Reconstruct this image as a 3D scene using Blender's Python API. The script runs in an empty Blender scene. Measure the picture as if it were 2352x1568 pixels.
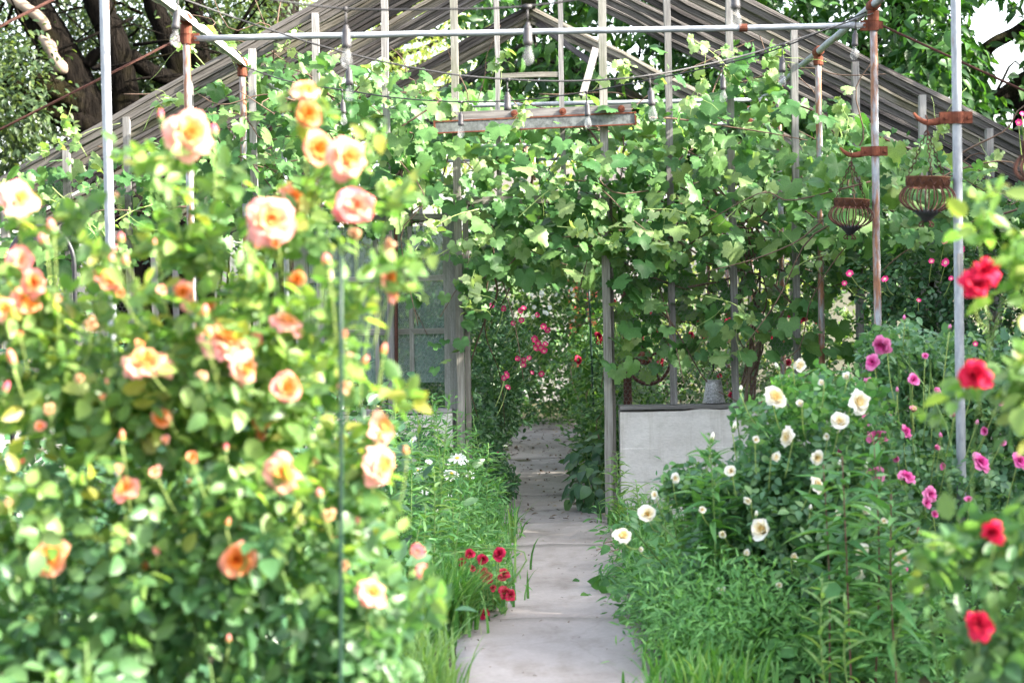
import bpy, math, random
import numpy as np
from mathutils import Matrix, Vector

# ------------------------------------------------------------------ camera
sc = bpy.context.scene
COL = sc.collection
CAM = np.array([0.0, 0.0, 1.49])
cam_d = bpy.data.cameras.new('camera')
cam = bpy.data.objects.new('camera', cam_d)
COL.objects.link(cam)
sc.camera = cam
cam_d.lens = 70.0
cam_d.sensor_width = 36.0
cam_d.clip_start = 0.1
cam_d.clip_end = 600.0
F = 2352 * 70.0 / 36.0
YAW, PITCH, ROLL = math.atan(52 / F), math.atan(114 / F), math.radians(-1.03)
ROT = (Matrix.Rotation(YAW, 3, 'Z') @ Matrix.Rotation(math.pi / 2 - PITCH, 3, 'X') @ Matrix.Rotation(ROLL, 3, 'Z'))
cam.matrix_world = Matrix.Translation(CAM) @ ROT.to_4x4()
cam_d.dof.use_dof = True
cam_d.dof.focus_distance = 12.6
cam_d.dof.aperture_fstop = 3.6
cam_d.dof.aperture_blades = 0

# ------------------------------------------------------------------ world, sun, exposure
SUN_AZ, SUN_EL = math.radians(104), math.radians(31)      # azimuth clockwise from +Y
world = bpy.data.worlds.new('World')
sc.world = world
world.use_nodes = True
wn, wl = world.node_tree.nodes, world.node_tree.links
sky = wn.new('ShaderNodeTexSky')
sky.sky_type = 'NISHITA'
sky.sun_disc = False
sky.sun_elevation = SUN_EL
sky.sun_rotation = SUN_AZ
sky.air_density = 1.0
sky.dust_density = 3.5
sky.ozone_density = 0.6
hsv = wn.new('ShaderNodeHueSaturation')
hsv.inputs['Saturation'].default_value = 0.52
wl.new(sky.outputs[0], hsv.inputs['Color'])
wl.new(hsv.outputs[0], wn['Background'].inputs[0])
wn['Background'].inputs[1].default_value = 0.15
sun_d = bpy.data.lights.new('sun', 'SUN')
sun_d.energy = 3.7
sun_d.angle = math.radians(0.6)
sun_d.color = (1.0, 0.93, 0.80)
sun = bpy.data.objects.new('sun', sun_d)
COL.objects.link(sun)
TO_SUN = Vector((math.sin(SUN_AZ) * math.cos(SUN_EL), math.cos(SUN_AZ) * math.cos(SUN_EL), math.sin(SUN_EL)))
sun.rotation_euler = TO_SUN.to_track_quat('Z', 'Y').to_euler()
sun.location = (20, -6, 20)
sc.view_settings.view_transform = 'Standard'
sc.view_settings.look = 'None'
sc.view_settings.gamma = 1.0
sc.view_settings.use_curve_mapping = False
sc.view_settings.exposure = 2.85
cy = sc.cycles
cy.use_denoising = True
cy.max_bounces = 7
cy.diffuse_bounces = 4
cy.glossy_bounces = 2
cy.transmission_bounces = 5
cy.transparent_max_bounces = 8
cy.caustics_reflective = False
cy.caustics_refractive = False
cy.sample_clamp_indirect = 8.0

# ------------------------------------------------------------------ helpers
rng = np.random.default_rng(7)
random.seed(7)
ROTN = np.array(ROT)
VPX, VPY = 1228.0, 670.0


def P(px, py, Y):
    """the point at depth Y that the photograph shows at (px, py) of a 2352 x 1568 frame"""
    d = ROTN @ np.array([(px - 1176) / F, -(py - 784) / F, -1.0])
    return CAM + d * (Y / d[1])


def Pn(px, py, Y):
    px, py, Y = np.broadcast_arrays(np.asarray(px, float), np.asarray(py, float), np.asarray(Y, float))
    d = np.stack([(px - 1176) / F, -(py - 784) / F, -np.ones_like(px)], -1) @ ROTN.T
    return CAM + d * (Y / d[..., 1])[..., None]


def proj(p):
    q = (np.asarray(p, float) - CAM) @ ROTN
    z = np.maximum(-q[..., 2], 0.05)
    return 1176 + F * q[..., 0] / z, 784 - F * q[..., 1] / z, -q[..., 2]


def unit(v):
    v = np.asarray(v, float)
    return v / np.maximum(np.linalg.norm(v, axis=-1, keepdims=True), 1e-9)


def tag(o, label=None, cat=None, group=None, kind=None):
    if label: o['label'] = label
    if cat: o['category'] = cat
    if group: o['group'] = group
    if kind: o['kind'] = kind
    return o


WM = {}


def parent_inverse(p):
    """world matrix of p is known because every part is written in world coordinates"""
    return WM.get(p.name, Matrix.Identity(4)).inverted()


def empty(name, loc, label, cat, group=None):
    o = bpy.data.objects.new(name, None)
    COL.objects.link(o)
    o.empty_display_size = 0.1
    o.location = Vector([float(x) for x in loc])
    return tag(o, label, cat, group)


def new_mesh(name, V, Fs, smooth=False, attr=None):
    """V (n,3); Fs (m,3) or (m,4) int array, or list of tuples"""
    me = bpy.data.meshes.new(name)
    if isinstance(Fs, np.ndarray):
        V = np.ascontiguousarray(V, np.float32)
        k = Fs.shape[1]
        me.vertices.add(len(V))
        me.vertices.foreach_set('co', V.ravel())
        me.loops.add(Fs.size)
        me.loops.foreach_set('vertex_index', np.ascontiguousarray(Fs, np.int32).ravel())
        me.polygons.add(len(Fs))
        me.polygons.foreach_set('loop_start', np.arange(0, Fs.size, k, dtype=np.int32))
        me.update(calc_edges=True)
    else:
        me.from_pydata([tuple(map(float, v)) for v in V], [], Fs)
        me.update()
    if smooth and len(me.polygons):
        me.polygons.foreach_set('use_smooth', np.ones(len(me.polygons), bool))
    if attr is not None:
        a = me.attributes.new('tone', 'FLOAT', 'POINT')
        a.data.foreach_set('value', np.ascontiguousarray(attr, np.float32))
    return me


def link(name, me, mat=None, parent=None, M=None):
    o = bpy.data.objects.new(name, me)
    COL.objects.link(o)
    if mat is not None and not me.materials:
        for m in (mat if isinstance(mat, (list, tuple)) else [mat]):
            me.materials.append(m)
    if M is not None:
        o.matrix_basis = M
        WM[o.name] = M.copy()
    if parent is not None:
        o.parent = parent
        if parent.type == 'EMPTY':
            o.matrix_parent_inverse = Matrix.Translation(-parent.location)
        else:
            o.matrix_parent_inverse = parent_inverse(parent)
    return o


class MB:
    def __init__(s):
        s.V, s.F = [], []

    def add(s, V, Fs):
        n = len(s.V)
        s.V += [tuple(map(float, v)) for v in V]
        s.F += [tuple(int(i) + n for i in f) for f in Fs]
        return s

    def box(s, c, d, R=None):
        c, d = np.array(c, float), np.array(d, float) / 2
        V = np.array([[x, y, z] for x in (-1, 1) for y in (-1, 1) for z in (-1, 1)], float) * d
        if R is not None: V = V @ np.array(R).T
        return s.add(V + c, [(0, 1, 3, 2), (4, 6, 7, 5), (0, 4, 5, 1), (2, 3, 7, 6), (0, 2, 6, 4), (1, 5, 7, 3)])

    def tube(s, pts, r, n=8, cap=True):
        V, Fs = tube(pts, r, n, cap)
        return s.add(V, Fs)

    def lathe(s, prof, c=(0, 0, 0), n=16, R=None):
        V, Fs = [], []
        for (r, z) in prof:
            for k in range(n):
                a = 2 * math.pi * k / n
                V.append((r * math.cos(a), r * math.sin(a), z))
        for i in range(len(prof) - 1):
            for k in range(n):
                Fs.append((i * n + k, i * n + (k + 1) % n, (i + 1) * n + (k + 1) % n, (i + 1) * n + k))
        V = np.array(V)
        if R is not None: V = V @ np.array(R).T
        return s.add(V + np.array(c, float), Fs)

    def build(s, name, mat, parent=None, smooth=False, M=None):
        return link(name, new_mesh(name, s.V, s.F, smooth), mat, parent, M)


def spline(pts, n):
    """Catmull-Rom through pts, n samples"""
    p = np.array(pts, float)
    if len(p) == 2:
        t = np.linspace(0, 1, n)[:, None]
        return p[0] * (1 - t) + p[1] * t
    q = np.vstack([2 * p[0] - p[1], p, 2 * p[-1] - p[-2]])
    u = np.linspace(0, len(p) - 1 - 1e-6, n)
    i = u.astype(int)
    t = (u - i)[:, None]
    a, b, c, d = q[i], q[i + 1], q[i + 2], q[i + 3]
    return 0.5 * (2 * b + (c - a) * t + (2 * a - 5 * b + 4 * c - d) * t ** 2 + (3 * b - a - 3 * c + d) * t ** 3)


def tube(pts, r, n=8, cap=True, rough=0.0, seed=0):
    p = np.array(pts, float)
    m = len(p)
    r = np.broadcast_to(np.asarray(r, float), (m,)) if np.ndim(r) == 0 else np.interp(np.linspace(0, 1, m), np.linspace(0, 1, len(r)), r)
    T = unit(np.gradient(p, axis=0))
    ref = np.array([0, 0, 1.0]) if abs(T[0][2]) < 0.9 else np.array([1.0, 0, 0])
    N = unit(np.cross(T[0], ref))
    V = []
    g = np.random.default_rng(seed)
    ph = g.uniform(0, 6.28, 6)
    for i in range(m):
        N = unit(N - T[i] * np.dot(N, T[i]))
        B = np.cross(T[i], N)
        a = np.arange(n) * 2 * math.pi / n
        rr = np.full(n, r[i])
        if rough:
            rr = rr * (1 + rough * (np.sin(3 * a + ph[0] + i * .35) * .4 + np.sin(5 * a + ph[1] - i * .5) * .35 + np.sin(11 * a + ph[2] + .2 * i) * .35 + g.normal(0, .3, n)))
        V.append(p[i] + rr[:, None] * (np.cos(a)[:, None] * N + np.sin(a)[:, None] * B))
    V = np.vstack(V)
    Fs = []
    for i in range(m - 1):
        for k in range(n):
            Fs.append((i * n + k, i * n + (k + 1) % n, (i + 1) * n + (k + 1) % n, (i + 1) * n + k))
    if cap:
        Fs.append(tuple(range(n - 1, -1, -1)))
        Fs.append(tuple(range((m - 1) * n, m * n)))
    return V, Fs


def tube_obj(name, pts, r, mat, parent=None, n=8, smooth=True, **k):
    V, Fs = tube(pts, r, n, **k)
    return link(name, new_mesh(name, V, Fs, smooth), mat, parent)


def frame_to(a, b):
    """4x4 matrix, local Z along a->b, origin at a"""
    a, b = np.array(a, float), np.array(b, float)
    z = unit(b - a)
    ref = np.array([0, 1.0, 0]) if abs(z[1]) < 0.9 else np.array([1.0, 0, 0])
    x = unit(np.cross(ref, z))
    y = np.cross(z, x)
    M = np.eye(4)
    M[:3, 0], M[:3, 1], M[:3, 2], M[:3, 3] = x, y, z, a
    return Matrix(M.tolist()), float(np.linalg.norm(b - a))


# ------------------------------------------------------------------ materials
def nodes_of(name):
    m = bpy.data.materials.new(name)
    m.use_nodes = True
    nt = m.node_tree
    return m, nt, nt.nodes, nt.links, nt.nodes['Principled BSDF'], nt.nodes['Material Output']


def ramp(N, stops, interp='LINEAR'):
    r = N.new('ShaderNodeValToRGB')
    r.color_ramp.interpolation = interp
    e = r.color_ramp.elements
    while len(e) < len(stops): e.new(0.5)
    for k, (p, c) in enumerate(stops):
        e[k].position = p
        e[k].color = (*c, 1) if len(c) == 3 else c
    return r


def noise(N, L, scale, detail=4, vec=None, rough=0.6, dist=0.0):
    t = N.new('ShaderNodeTexNoise')
    t.inputs['Scale'].default_value = scale
    t.inputs['Detail'].default_value = detail
    t.inputs['Roughness'].default_value = rough
    t.inputs['Distortion'].default_value = dist
    if vec is not None: L.new(vec, t.inputs['Vector'])
    return t


def mapping(N, L, scale, coord='Object'):
    tc = N.new('ShaderNodeTexCoord')
    mp = N.new('ShaderNodeMapping')
    mp.inputs['Scale'].default_value = scale
    L.new(tc.outputs[coord], mp.inputs['Vector'])
    return mp.outputs[0]


def bump(N, L, height, bsdf, strength=0.3, dist=0.01):
    b = N.new('ShaderNodeBump')
    b.inputs['Strength'].default_value = strength
    b.inputs['Distance'].default_value = dist
    L.new(height, b.inputs['Height'])
    L.new(b.outputs[0], bsdf.inputs['Normal'])


def leaf_mat(name, stops, trans=0.42, rough=0.45, spec=0.35, tint=(1.5, 1.45, 0.6), patch=None):
    m, nt, N, L, B, O = nodes_of(name)
    g = N.new('ShaderNodeNewGeometry')
    oi = N.new('ShaderNodeObjectInfo')
    ad = N.new('ShaderNodeMath'); ad.operation = 'ADD'
    fr = N.new('ShaderNodeMath'); fr.operation = 'FRACT'
    L.new(g.outputs['Random Per Island'], ad.inputs[0])
    L.new(oi.outputs['Random'], ad.inputs[1])
    L.new(ad.outputs[0], fr.inputs[0])
    r = ramp(N, stops)
    L.new(fr.outputs[0], r.inputs[0])
    ns = noise(N, L, 22.0, 3, mapping(N, L, (1, 1, 1)))
    nr = ramp(N, [(0.3, (0.72, 0.74, 0.70)), (0.7, (1.15, 1.12, 1.1))])
    L.new(ns.outputs[0], nr.inputs[0])
    mul = N.new('ShaderNodeMix'); mul.data_type = 'RGBA'; mul.blend_type = 'MULTIPLY'
    mul.inputs['Factor'].default_value = 1.0
    L.new(r.outputs[0], mul.inputs[6]); L.new(nr.outputs[0], mul.inputs[7])
    colr = mul.outputs[2]
    L.new(colr, B.inputs['Base Color'])
    B.inputs['Roughness'].default_value = rough
    B.inputs['Specular IOR Level'].default_value = spec
    tr = N.new('ShaderNodeBsdfTranslucent')
    mt = N.new('ShaderNodeMix'); mt.data_type = 'RGBA'; mt.blend_type = 'MULTIPLY'
    mt.inputs['Factor'].default_value = 1.0
    mt.inputs[7].default_value = (*tint, 1)
    L.new(colr, mt.inputs[6]); L.new(mt.outputs[2], tr.inputs[0])
    mx = N.new('ShaderNodeMixShader'); mx.inputs[0].default_value = trans
    L.new(B.outputs[0], mx.inputs[1]); L.new(tr.outputs[0], mx.inputs[2])
    L.new(mx.outputs[0], O.inputs['Surface'])
    return m


def petal_mat(name, stops, trans=0.3, jitter=0.08):
    m, nt, N, L, B, O = nodes_of(name)
    at = N.new('ShaderNodeAttribute'); at.attribute_name = 'tone'
    oi = N.new('ShaderNodeObjectInfo')
    ma = N.new('ShaderNodeMath'); ma.operation = 'MULTIPLY_ADD'
    L.new(oi.outputs['Random'], ma.inputs[0])
    ma.inputs[1].default_value = jitter
    L.new(at.outputs['Fac'], ma.inputs[2])
    ns = noise(N, L, 5.0, 2, mapping(N, L, (1, 1, 1)))
    ma2 = N.new('ShaderNodeMath'); ma2.operation = 'MULTIPLY_ADD'
    L.new(ns.outputs[0], ma2.inputs[0]); ma2.inputs[1].default_value = 0.25
    L.new(ma.outputs[0], ma2.inputs[2])
    sb = N.new('ShaderNodeMath'); sb.operation = 'SUBTRACT'
    L.new(ma2.outputs[0], sb.inputs[0]); sb.inputs[1].default_value = 0.125 + jitter / 2
    r = ramp(N, stops)
    L.new(sb.outputs[0], r.inputs[0])
    L.new(r.outputs[0], B.inputs['Base Color'])
    B.inputs['Roughness'].default_value = 0.6
    B.inputs['Specular IOR Level'].default_value = 0.2
    tr = N.new('ShaderNodeBsdfTranslucent')
    L.new(r.outputs[0], tr.inputs[0])
    mx = N.new('ShaderNodeMixShader'); mx.inputs[0].default_value = trans
    L.new(B.outputs[0], mx.inputs[1]); L.new(tr.outputs[0], mx.inputs[2])
    L.new(mx.outputs[0], O.inputs['Surface'])
    return m


def plain(name, c, rough=0.7, metal=0.0, scale=12.0, var=0.25, bumps=0.15, spec=0.4):
    m, nt, N, L, B, O = nodes_of(name)
    ns = noise(N, L, scale, 5, mapping(N, L, (1, 1, 1)))
    lo = tuple(x * (1 - var) for x in c); hi = tuple(min(1, x * (1 + var)) for x in c)
    r = ramp(N, [(0.3, lo), (0.7, hi)])
    L.new(ns.outputs[0], r.inputs[0]); L.new(r.outputs[0], B.inputs['Base Color'])
    B.inputs['Roughness'].default_value = rough
    B.inputs['Metallic'].default_value = metal
    B.inputs['Specular IOR Level'].default_value = spec
    if bumps: bump(N, L, ns.outputs[0], B, bumps, 0.004)
    return m


def wood_mat(name, stops, streak=(30, 30, 1.2), moss=None):
    """weathered wood, grain along the local Z axis of each bar"""
    m, nt, N, L, B, O = nodes_of(name)
    v = mapping(N, L, streak)
    n1 = noise(N, L, 3.0, 6, v, 0.7)
    n2 = noise(N, L, 2.3, 4, mapping(N, L, (1, 1, .5)))
    ad = N.new('ShaderNodeMath'); ad.operation = 'MULTIPLY_ADD'
    L.new(n2.outputs[0], ad.inputs[0]); ad.inputs[1].default_value = 0.5
    L.new(n1.outputs[0], ad.inputs[2])
    oi = N.new('ShaderNodeObjectInfo')
    ad2 = N.new('ShaderNodeMath'); ad2.operation = 'MULTIPLY_ADD'
    L.new(oi.outputs['Random'], ad2.inputs[0]); ad2.inputs[1].default_value = 0.22
    L.new(ad.outputs[0], ad2.inputs[2])
    r = ramp(N, stops)
    L.new(ad2.outputs[0], r.inputs[0])
    colr = r.outputs[0]
    if moss:
        n3 = noise(N, L, 4.0, 4, mapping(N, L, (1, 1, .3)))
        mr = ramp(N, [(0.52, (0, 0, 0)), (0.68, (1, 1, 1))])
        L.new(n3.outputs[0], mr.inputs[0])
        mx = N.new('ShaderNodeMix'); mx.data_type = 'RGBA'
        L.new(mr.outputs[0], mx.inputs['Factor']); L.new(colr, mx.inputs[6]); mx.inputs[7].default_value = (*moss, 1)
        colr = mx.outputs[2]
    L.new(colr, B.inputs['Base Color'])
    B.inputs['Roughness'].default_value = 0.85
    B.inputs['Specular IOR Level'].default_value = 0.25
    bump(N, L, n1.outputs[0], B, 0.5, 0.004)
    return m


def galvanised(name, rust=0.5):
    m, nt, N, L, B, O = nodes_of(name)
    n1 = noise(N, L, 3.0, 6, mapping(N, L, (6, 6, 1.0)), 0.7)
    n2 = noise(N, L, 40.0, 3, mapping(N, L, (1, 1, .4)))
    base = ramp(N, [(0.3, (0.20, 0.22, 0.25)), (0.7, (0.35, 0.37, 0.40))])
    L.new(n2.outputs[0], base.inputs[0])
    rc = ramp(N, [(0.2, (0.12, 0.045, 0.025)), (0.8, (0.30, 0.14, 0.07))])
    L.new(n2.outputs[0], rc.inputs[0])
    f = ramp(N, [(rust, (0, 0, 0)), (rust + .12, (1, 1, 1))])
    L.new(n1.outputs[0], f.inputs[0])
    mx = N.new('ShaderNodeMix'); mx.data_type = 'RGBA'
    L.new(f.outputs[0], mx.inputs['Factor']); L.new(base.outputs[0], mx.inputs[6]); L.new(rc.outputs[0], mx.inputs[7])
    L.new(mx.outputs[2], B.inputs['Base Color'])
    B.inputs['Roughness'].default_value = 0.6
    B.inputs['Metallic'].default_value = 0.15
    bump(N, L, n2.outputs[0], B, 0.2, 0.002)
    return m


def rust_mat(name, a=(0.10, 0.04, 0.03), b=(0.30, 0.12, 0.06), scale=25):
    m, nt, N, L, B, O = nodes_of(name)
    n1 = noise(N, L, scale, 6, mapping(N, L, (1, 1, 1)), 0.7)
    r = ramp(N, [(0.3, a), (0.55, tuple((x + y) / 2 for x, y in zip(a, b))), (0.72, b)])
    L.new(n1.outputs[0], r.inputs[0]); L.new(r.outputs[0], B.inputs['Base Color'])
    B.inputs['Roughness'].default_value = 0.9
    B.inputs['Specular IOR Level'].default_value = 0.15
    bump(N, L, n1.outputs[0], B, 0.8, 0.006)
    return m


def concrete_mat(name, lo, hi, stain, joints=0.0):
    m, nt, N, L, B, O = nodes_of(name)
    g = N.new('ShaderNodeNewGeometry')
    vec = g.outputs['Position']
    if joints:
        mp = N.new('ShaderNodeMapping'); mp.inputs['Scale'].default_value = (1, 1, joints)
        L.new(vec, mp.inputs['Vector']); vec = mp.outputs[0]
    n1 = noise(N, L, 1.6, 8, vec, 0.62, 0.4)
    n2 = noise(N, L, 45, 4, vec)
    n3 = noise(N, L, 4.5, 6, vec, 0.7)
    r = ramp(N, [(0.3, lo), (0.7, hi)])
    L.new(n1.outputs[0], r.inputs[0])
    f = ramp(N, [(0.55, (0, 0, 0)), (0.78, (0.8, 0.8, 0.8))])
    L.new(n3.outputs[0], f.inputs[0])
    mx = N.new('ShaderNodeMix'); mx.data_type = 'RGBA'
    L.new(f.outputs[0], mx.inputs['Factor']); L.new(r.outputs[0], mx.inputs[6]); mx.inputs[7].default_value = (*stain, 1)
    mq = N.new('ShaderNodeMapping'); mq.inputs['Scale'].default_value = (7, 2, .5) if joints else (2.2, 1.0, 1)
    L.new(g.outputs['Position'], mq.inputs['Vector'])
    n4 = noise(N, L, 2.0, 5, mq.outputs[0], 0.65)
    f4 = ramp(N, [(0.5, (1, 1, 1)), (0.75, (0.72, 0.70, 0.66))])
    L.new(n4.outputs[0], f4.inputs[0])
    m4 = N.new('ShaderNodeMix'); m4.data_type = 'RGBA'; m4.blend_type = 'MULTIPLY'; m4.inputs['Factor'].default_value = 1
    L.new(mx.outputs[2], m4.inputs[6]); L.new(f4.outputs[0], m4.inputs[7])
    vo = N.new('ShaderNodeTexVoronoi'); vo.feature = 'DISTANCE_TO_EDGE'; vo.inputs['Scale'].default_value = .8
    wv = N.new('ShaderNodeMix'); wv.data_type = 'RGBA'; wv.inputs['Factor'].default_value = .12
    L.new(g.outputs['Position'], wv.inputs[6]); L.new(n3.outputs['Color'], wv.inputs[7]); L.new(wv.outputs[2], vo.inputs['Vector'])
    cr = ramp(N, [(0.0, (0.45, 0.42, 0.38)), (0.006, (1, 1, 1))])
    L.new(vo.outputs['Distance'], cr.inputs[0])
    m5 = N.new('ShaderNodeMix'); m5.data_type = 'RGBA'; m5.blend_type = 'MULTIPLY'; m5.inputs['Factor'].default_value = 0 if joints else .22
    L.new(m4.outputs[2], m5.inputs[6]); L.new(cr.outputs[0], m5.inputs[7])
    mx = m5
    sp = ramp(N, [(0.3, (0.9, 0.9, 0.9)), (0.65, (1.04, 1.04, 1.04))])
    L.new(n2.outputs[0], sp.inputs[0])
    m2 = N.new('ShaderNodeMix'); m2.data_type = 'RGBA'; m2.blend_type = 'MULTIPLY'; m2.inputs['Factor'].default_value = 1
    L.new(mx.outputs[2], m2.inputs[6]); L.new(sp.outputs[0], m2.inputs[7])
    L.new(m2.outputs[2], B.inputs['Base Color'])
    B.inputs['Roughness'].default_value = 0.9
    B.inputs['Specular IOR Level'].default_value = 0.2
    ad = N.new('ShaderNodeMath'); ad.operation = 'ADD'
    L.new(n2.outputs[0], ad.inputs[0]); L.new(n3.outputs[0], ad.inputs[1])
    bump(N, L, ad.outputs[0], B, 0.35, 0.006)
    return m


def glass_mat(name, tint, clear, milky):
    """thin pane: clear share passes straight through, the rest is film of dirt plus a reflection"""
    m, nt, N, L, B, O = nodes_of(name)
    ns = noise(N, L, 9.0, 5, mapping(N, L, (1, 1, .5)))
    tp = N.new('ShaderNodeBsdfTransparent'); tp.inputs[0].default_value = (*tint, 1)
    B.inputs['Base Color'].default_value = (*milky, 1)
    B.inputs['Roughness'].default_value = 0.12
    r = ramp(N, [(0.25, (clear * .7,) * 3), (0.75, (min(1, clear * 1.25),) * 3)])
    L.new(ns.outputs[0], r.inputs[0])
    mx = N.new('ShaderNodeMixShader')
    L.new(r.outputs[0], mx.inputs[0]); L.new(B.outputs[0], mx.inputs[1]); L.new(tp.outputs[0], mx.inputs[2])
    L.new(mx.outputs[0], O.inputs['Surface'])
    return m


def bark_mat(name, lo, hi, moss):
    m, nt, N, L, B, O = nodes_of(name)
    g = N.new('ShaderNodeNewGeometry')
    mp = N.new('ShaderNodeMapping'); mp.inputs['Scale'].default_value = (9, 9, 1.6)
    L.new(g.outputs['Position'], mp.inputs['Vector'])
    n1 = noise(N, L, 2.2, 7, mp.outputs[0], 0.65, 0.6)
    n2 = noise(N, L, 1.1, 4, g.outputs['Position'])
    r = ramp(N, [(0.35, lo), (0.68, hi)])
    L.new(n1.outputs[0], r.inputs[0])
    f = ramp(N, [(0.5, (0, 0, 0)), (0.72, (0.75, 0.75, 0.75))])
    L.new(n2.outputs[0], f.inputs[0])
    mx = N.new('ShaderNodeMix'); mx.data_type = 'RGBA'
    L.new(f.outputs[0], mx.inputs['Factor']); L.new(r.outputs[0], mx.inputs[6]); mx.inputs[7].default_value = (*moss, 1)
    L.new(mx.outputs[2], B.inputs['Base Color'])
    B.inputs['Roughness'].default_value = 0.95
    B.inputs['Specular IOR Level'].default_value = 0.05
    bump(N, L, n1.outputs[0], B, 1.0, 0.12)
    return m


M = {}
M['grape'] = leaf_mat('grape_leaf', [(0.0, (0.045, 0.13, 0.04)), (0.45, (0.08, 0.195, 0.06)), (0.85, (0.14, 0.255, 0.08)), (1.0, (0.23, 0.32, 0.13))], 0.40, spec=.3, tint=(1.3, 1.35, 0.6))
M['grape_young'] = leaf_mat('grape_leaf_young', [(0.0, (0.15, 0.28, 0.09)), (1.0, (0.30, 0.40, 0.19))], 0.42)
M['rose_leaf'] = leaf_mat('rose_leaf', [(0.0, (0.035, 0.10, 0.045)), (0.5, (0.06, 0.155, 0.06)), (0.85, (0.10, 0.21, 0.08)), (1.0, (0.18, 0.27, 0.08))], 0.36, 0.38, 0.5, (1.3, 1.4, 0.6))
M['rose_leaf_sun'] = leaf_mat('rose_leaf_young_sunlit', [(0.0, (0.085, 0.19, 0.06)), (0.5, (0.16, 0.285, 0.085)), (0.9, (0.28, 0.39, 0.115)), (1.0, (0.38, 0.36, 0.09))], 0.56, 0.4, 0.5, (1.3, 1.4, 0.6))  # young-leaf tint, with sunlight painted in as paler yellow-green
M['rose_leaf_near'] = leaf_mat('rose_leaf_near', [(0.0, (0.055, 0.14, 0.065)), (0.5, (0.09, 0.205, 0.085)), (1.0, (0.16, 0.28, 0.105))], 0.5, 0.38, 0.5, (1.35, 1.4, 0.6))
M['rose_blue'] = leaf_mat('rose_leaf_bluish', [(0.0, (0.055, 0.145, 0.075)), (0.6, (0.10, 0.23, 0.11)), (1.0, (0.19, 0.34, 0.14))], 0.38, 0.42, 0.5)
M['rose_dark'] = leaf_mat('rose_leaf_dark', [(0.0, (0.03, 0.09, 0.045)), (0.7, (0.06, 0.155, 0.07)), (1.0, (0.12, 0.24, 0.09))], 0.33, 0.35, 0.5)
M['weed'] = leaf_mat('weed_leaf', [(0.0, (0.06, 0.18, 0.055)), (0.6, (0.095, 0.255, 0.08)), (1.0, (0.16, 0.33, 0.11))], 0.42)
M['weed_dark'] = leaf_mat('weed_leaf_dark', [(0.0, (0.055, 0.165, 0.06)), (0.6, (0.10, 0.27, 0.085)), (1.0, (0.19, 0.38, 0.125))], 0.38)
M['weed_pale'] = leaf_mat('weed_leaf_pale', [(0.0, (0.11, 0.25, 0.08)), (1.0, (0.22, 0.36, 0.14))], 0.45)
M['grass'] = leaf_mat('grass_blade', [(0.0, (0.06, 0.19, 0.045)), (0.7, (0.11, 0.28, 0.065)), (1.0, (0.22, 0.36, 0.11))], 0.4)
M['feather'] = leaf_mat('feathery_leaf', [(0.0, (0.08, 0.24, 0.075)), (1.0, (0.21, 0.44, 0.14))], 0.4)
M['tree'] = leaf_mat('tree_leaf', [(0.0, (0.018, 0.06, 0.018)), (0.6, (0.035, 0.105, 0.028)), (1.0, (0.08, 0.18, 0.04))], 0.40, tint=(1.5, 1.6, 0.5))
M['willow'] = leaf_mat('willow_leaf', [(0.0, (0.025, 0.05, 0.022)), (0.6, (0.05, 0.09, 0.036)), (1.0, (0.12, 0.17, 0.055))], 0.4)
M['light_tree'] = leaf_mat('pale_tree_leaf', [(0.0, (0.12, 0.19, 0.05)), (0.6, (0.22, 0.29, 0.08)), (1.0, (0.34, 0.38, 0.12))], 0.45)
M['hedge'] = leaf_mat('hedge_leaf', [(0.0, (0.045, 0.11, 0.03)), (0.6, (0.09, 0.19, 0.05)), (1.0, (0.20, 0.28, 0.08))], 0.4)
M['inner'] = leaf_mat('inner_leaf', [(0.0, (0.03, 0.09, 0.03)), (0.6, (0.06, 0.155, 0.045)), (1.0, (0.14, 0.25, 0.07))], 0.40)
M['stem'] = plain('green_stem', (0.13, 0.22, 0.06), 0.6)
M['stem_pale'] = plain('pale_stem', (0.30, 0.40, 0.12), 0.6)
M['stem_red'] = plain('red_stem', (0.14, 0.06, 0.05), 0.6)
M['cane'] = plain('vine_cane', (0.11, 0.07, 0.05), 0.9, scale=40)
M['twig'] = plain('dry_twig', (0.22, 0.16, 0.12), 0.9, scale=30)
M['bark'] = bark_mat('willow_bark', (0.002, 0.0017, 0.0014), (0.015, 0.012, 0.0095), (0.024, 0.021, 0.005))
M['bark_bare'] = plain('bare_wood', (0.20, 0.155, 0.12), 0.8, scale=6)
M['bark2'] = bark_mat('tree_bark', (0.006, 0.005, 0.0045), (0.035, 0.028, 0.023), (0.03, 0.03, 0.012))
M['rafter'] = wood_mat('rafter_wood', [(0.5, (0.008, 0.007, 0.007)), (0.8, (0.038, 0.033, 0.032)), (1.05, (0.12, 0.11, 0.103))])
M['rafter_pale'] = wood_mat('rafter_wood_pale', [(0.5, (0.03, 0.026, 0.022)), (0.8, (0.10, 0.088, 0.072)), (1.05, (0.22, 0.20, 0.17))], moss=(0.075, 0.068, 0.025))
M['mullion'] = wood_mat('mullion_wood', [(0.4, (0.06, 0.056, 0.054)), (0.8, (0.155, 0.148, 0.144)), (1.1, (0.28, 0.27, 0.265))])
M['post_wood'] = wood_mat('door_post_wood', [(0.4, (0.06, 0.055, 0.048)), (0.8, (0.15, 0.14, 0.12)), (1.1, (0.26, 0.25, 0.23))], moss=(0.10, 0.11, 0.075))
M['door_wood'] = wood_mat('door_wood', [(0.4, (0.09, 0.09, 0.08)), (0.8, (0.18, 0.18, 0.16)), (1.1, (0.30, 0.30, 0.28))], moss=(0.12, 0.15, 0.12))
M['white_wood'] = wood_mat('flaked_white_wood', [(0.35, (0.05, 0.045, 0.042)), (0.7, (0.12, 0.112, 0.108)), (1.05, (0.26, 0.25, 0.24))])
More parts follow.
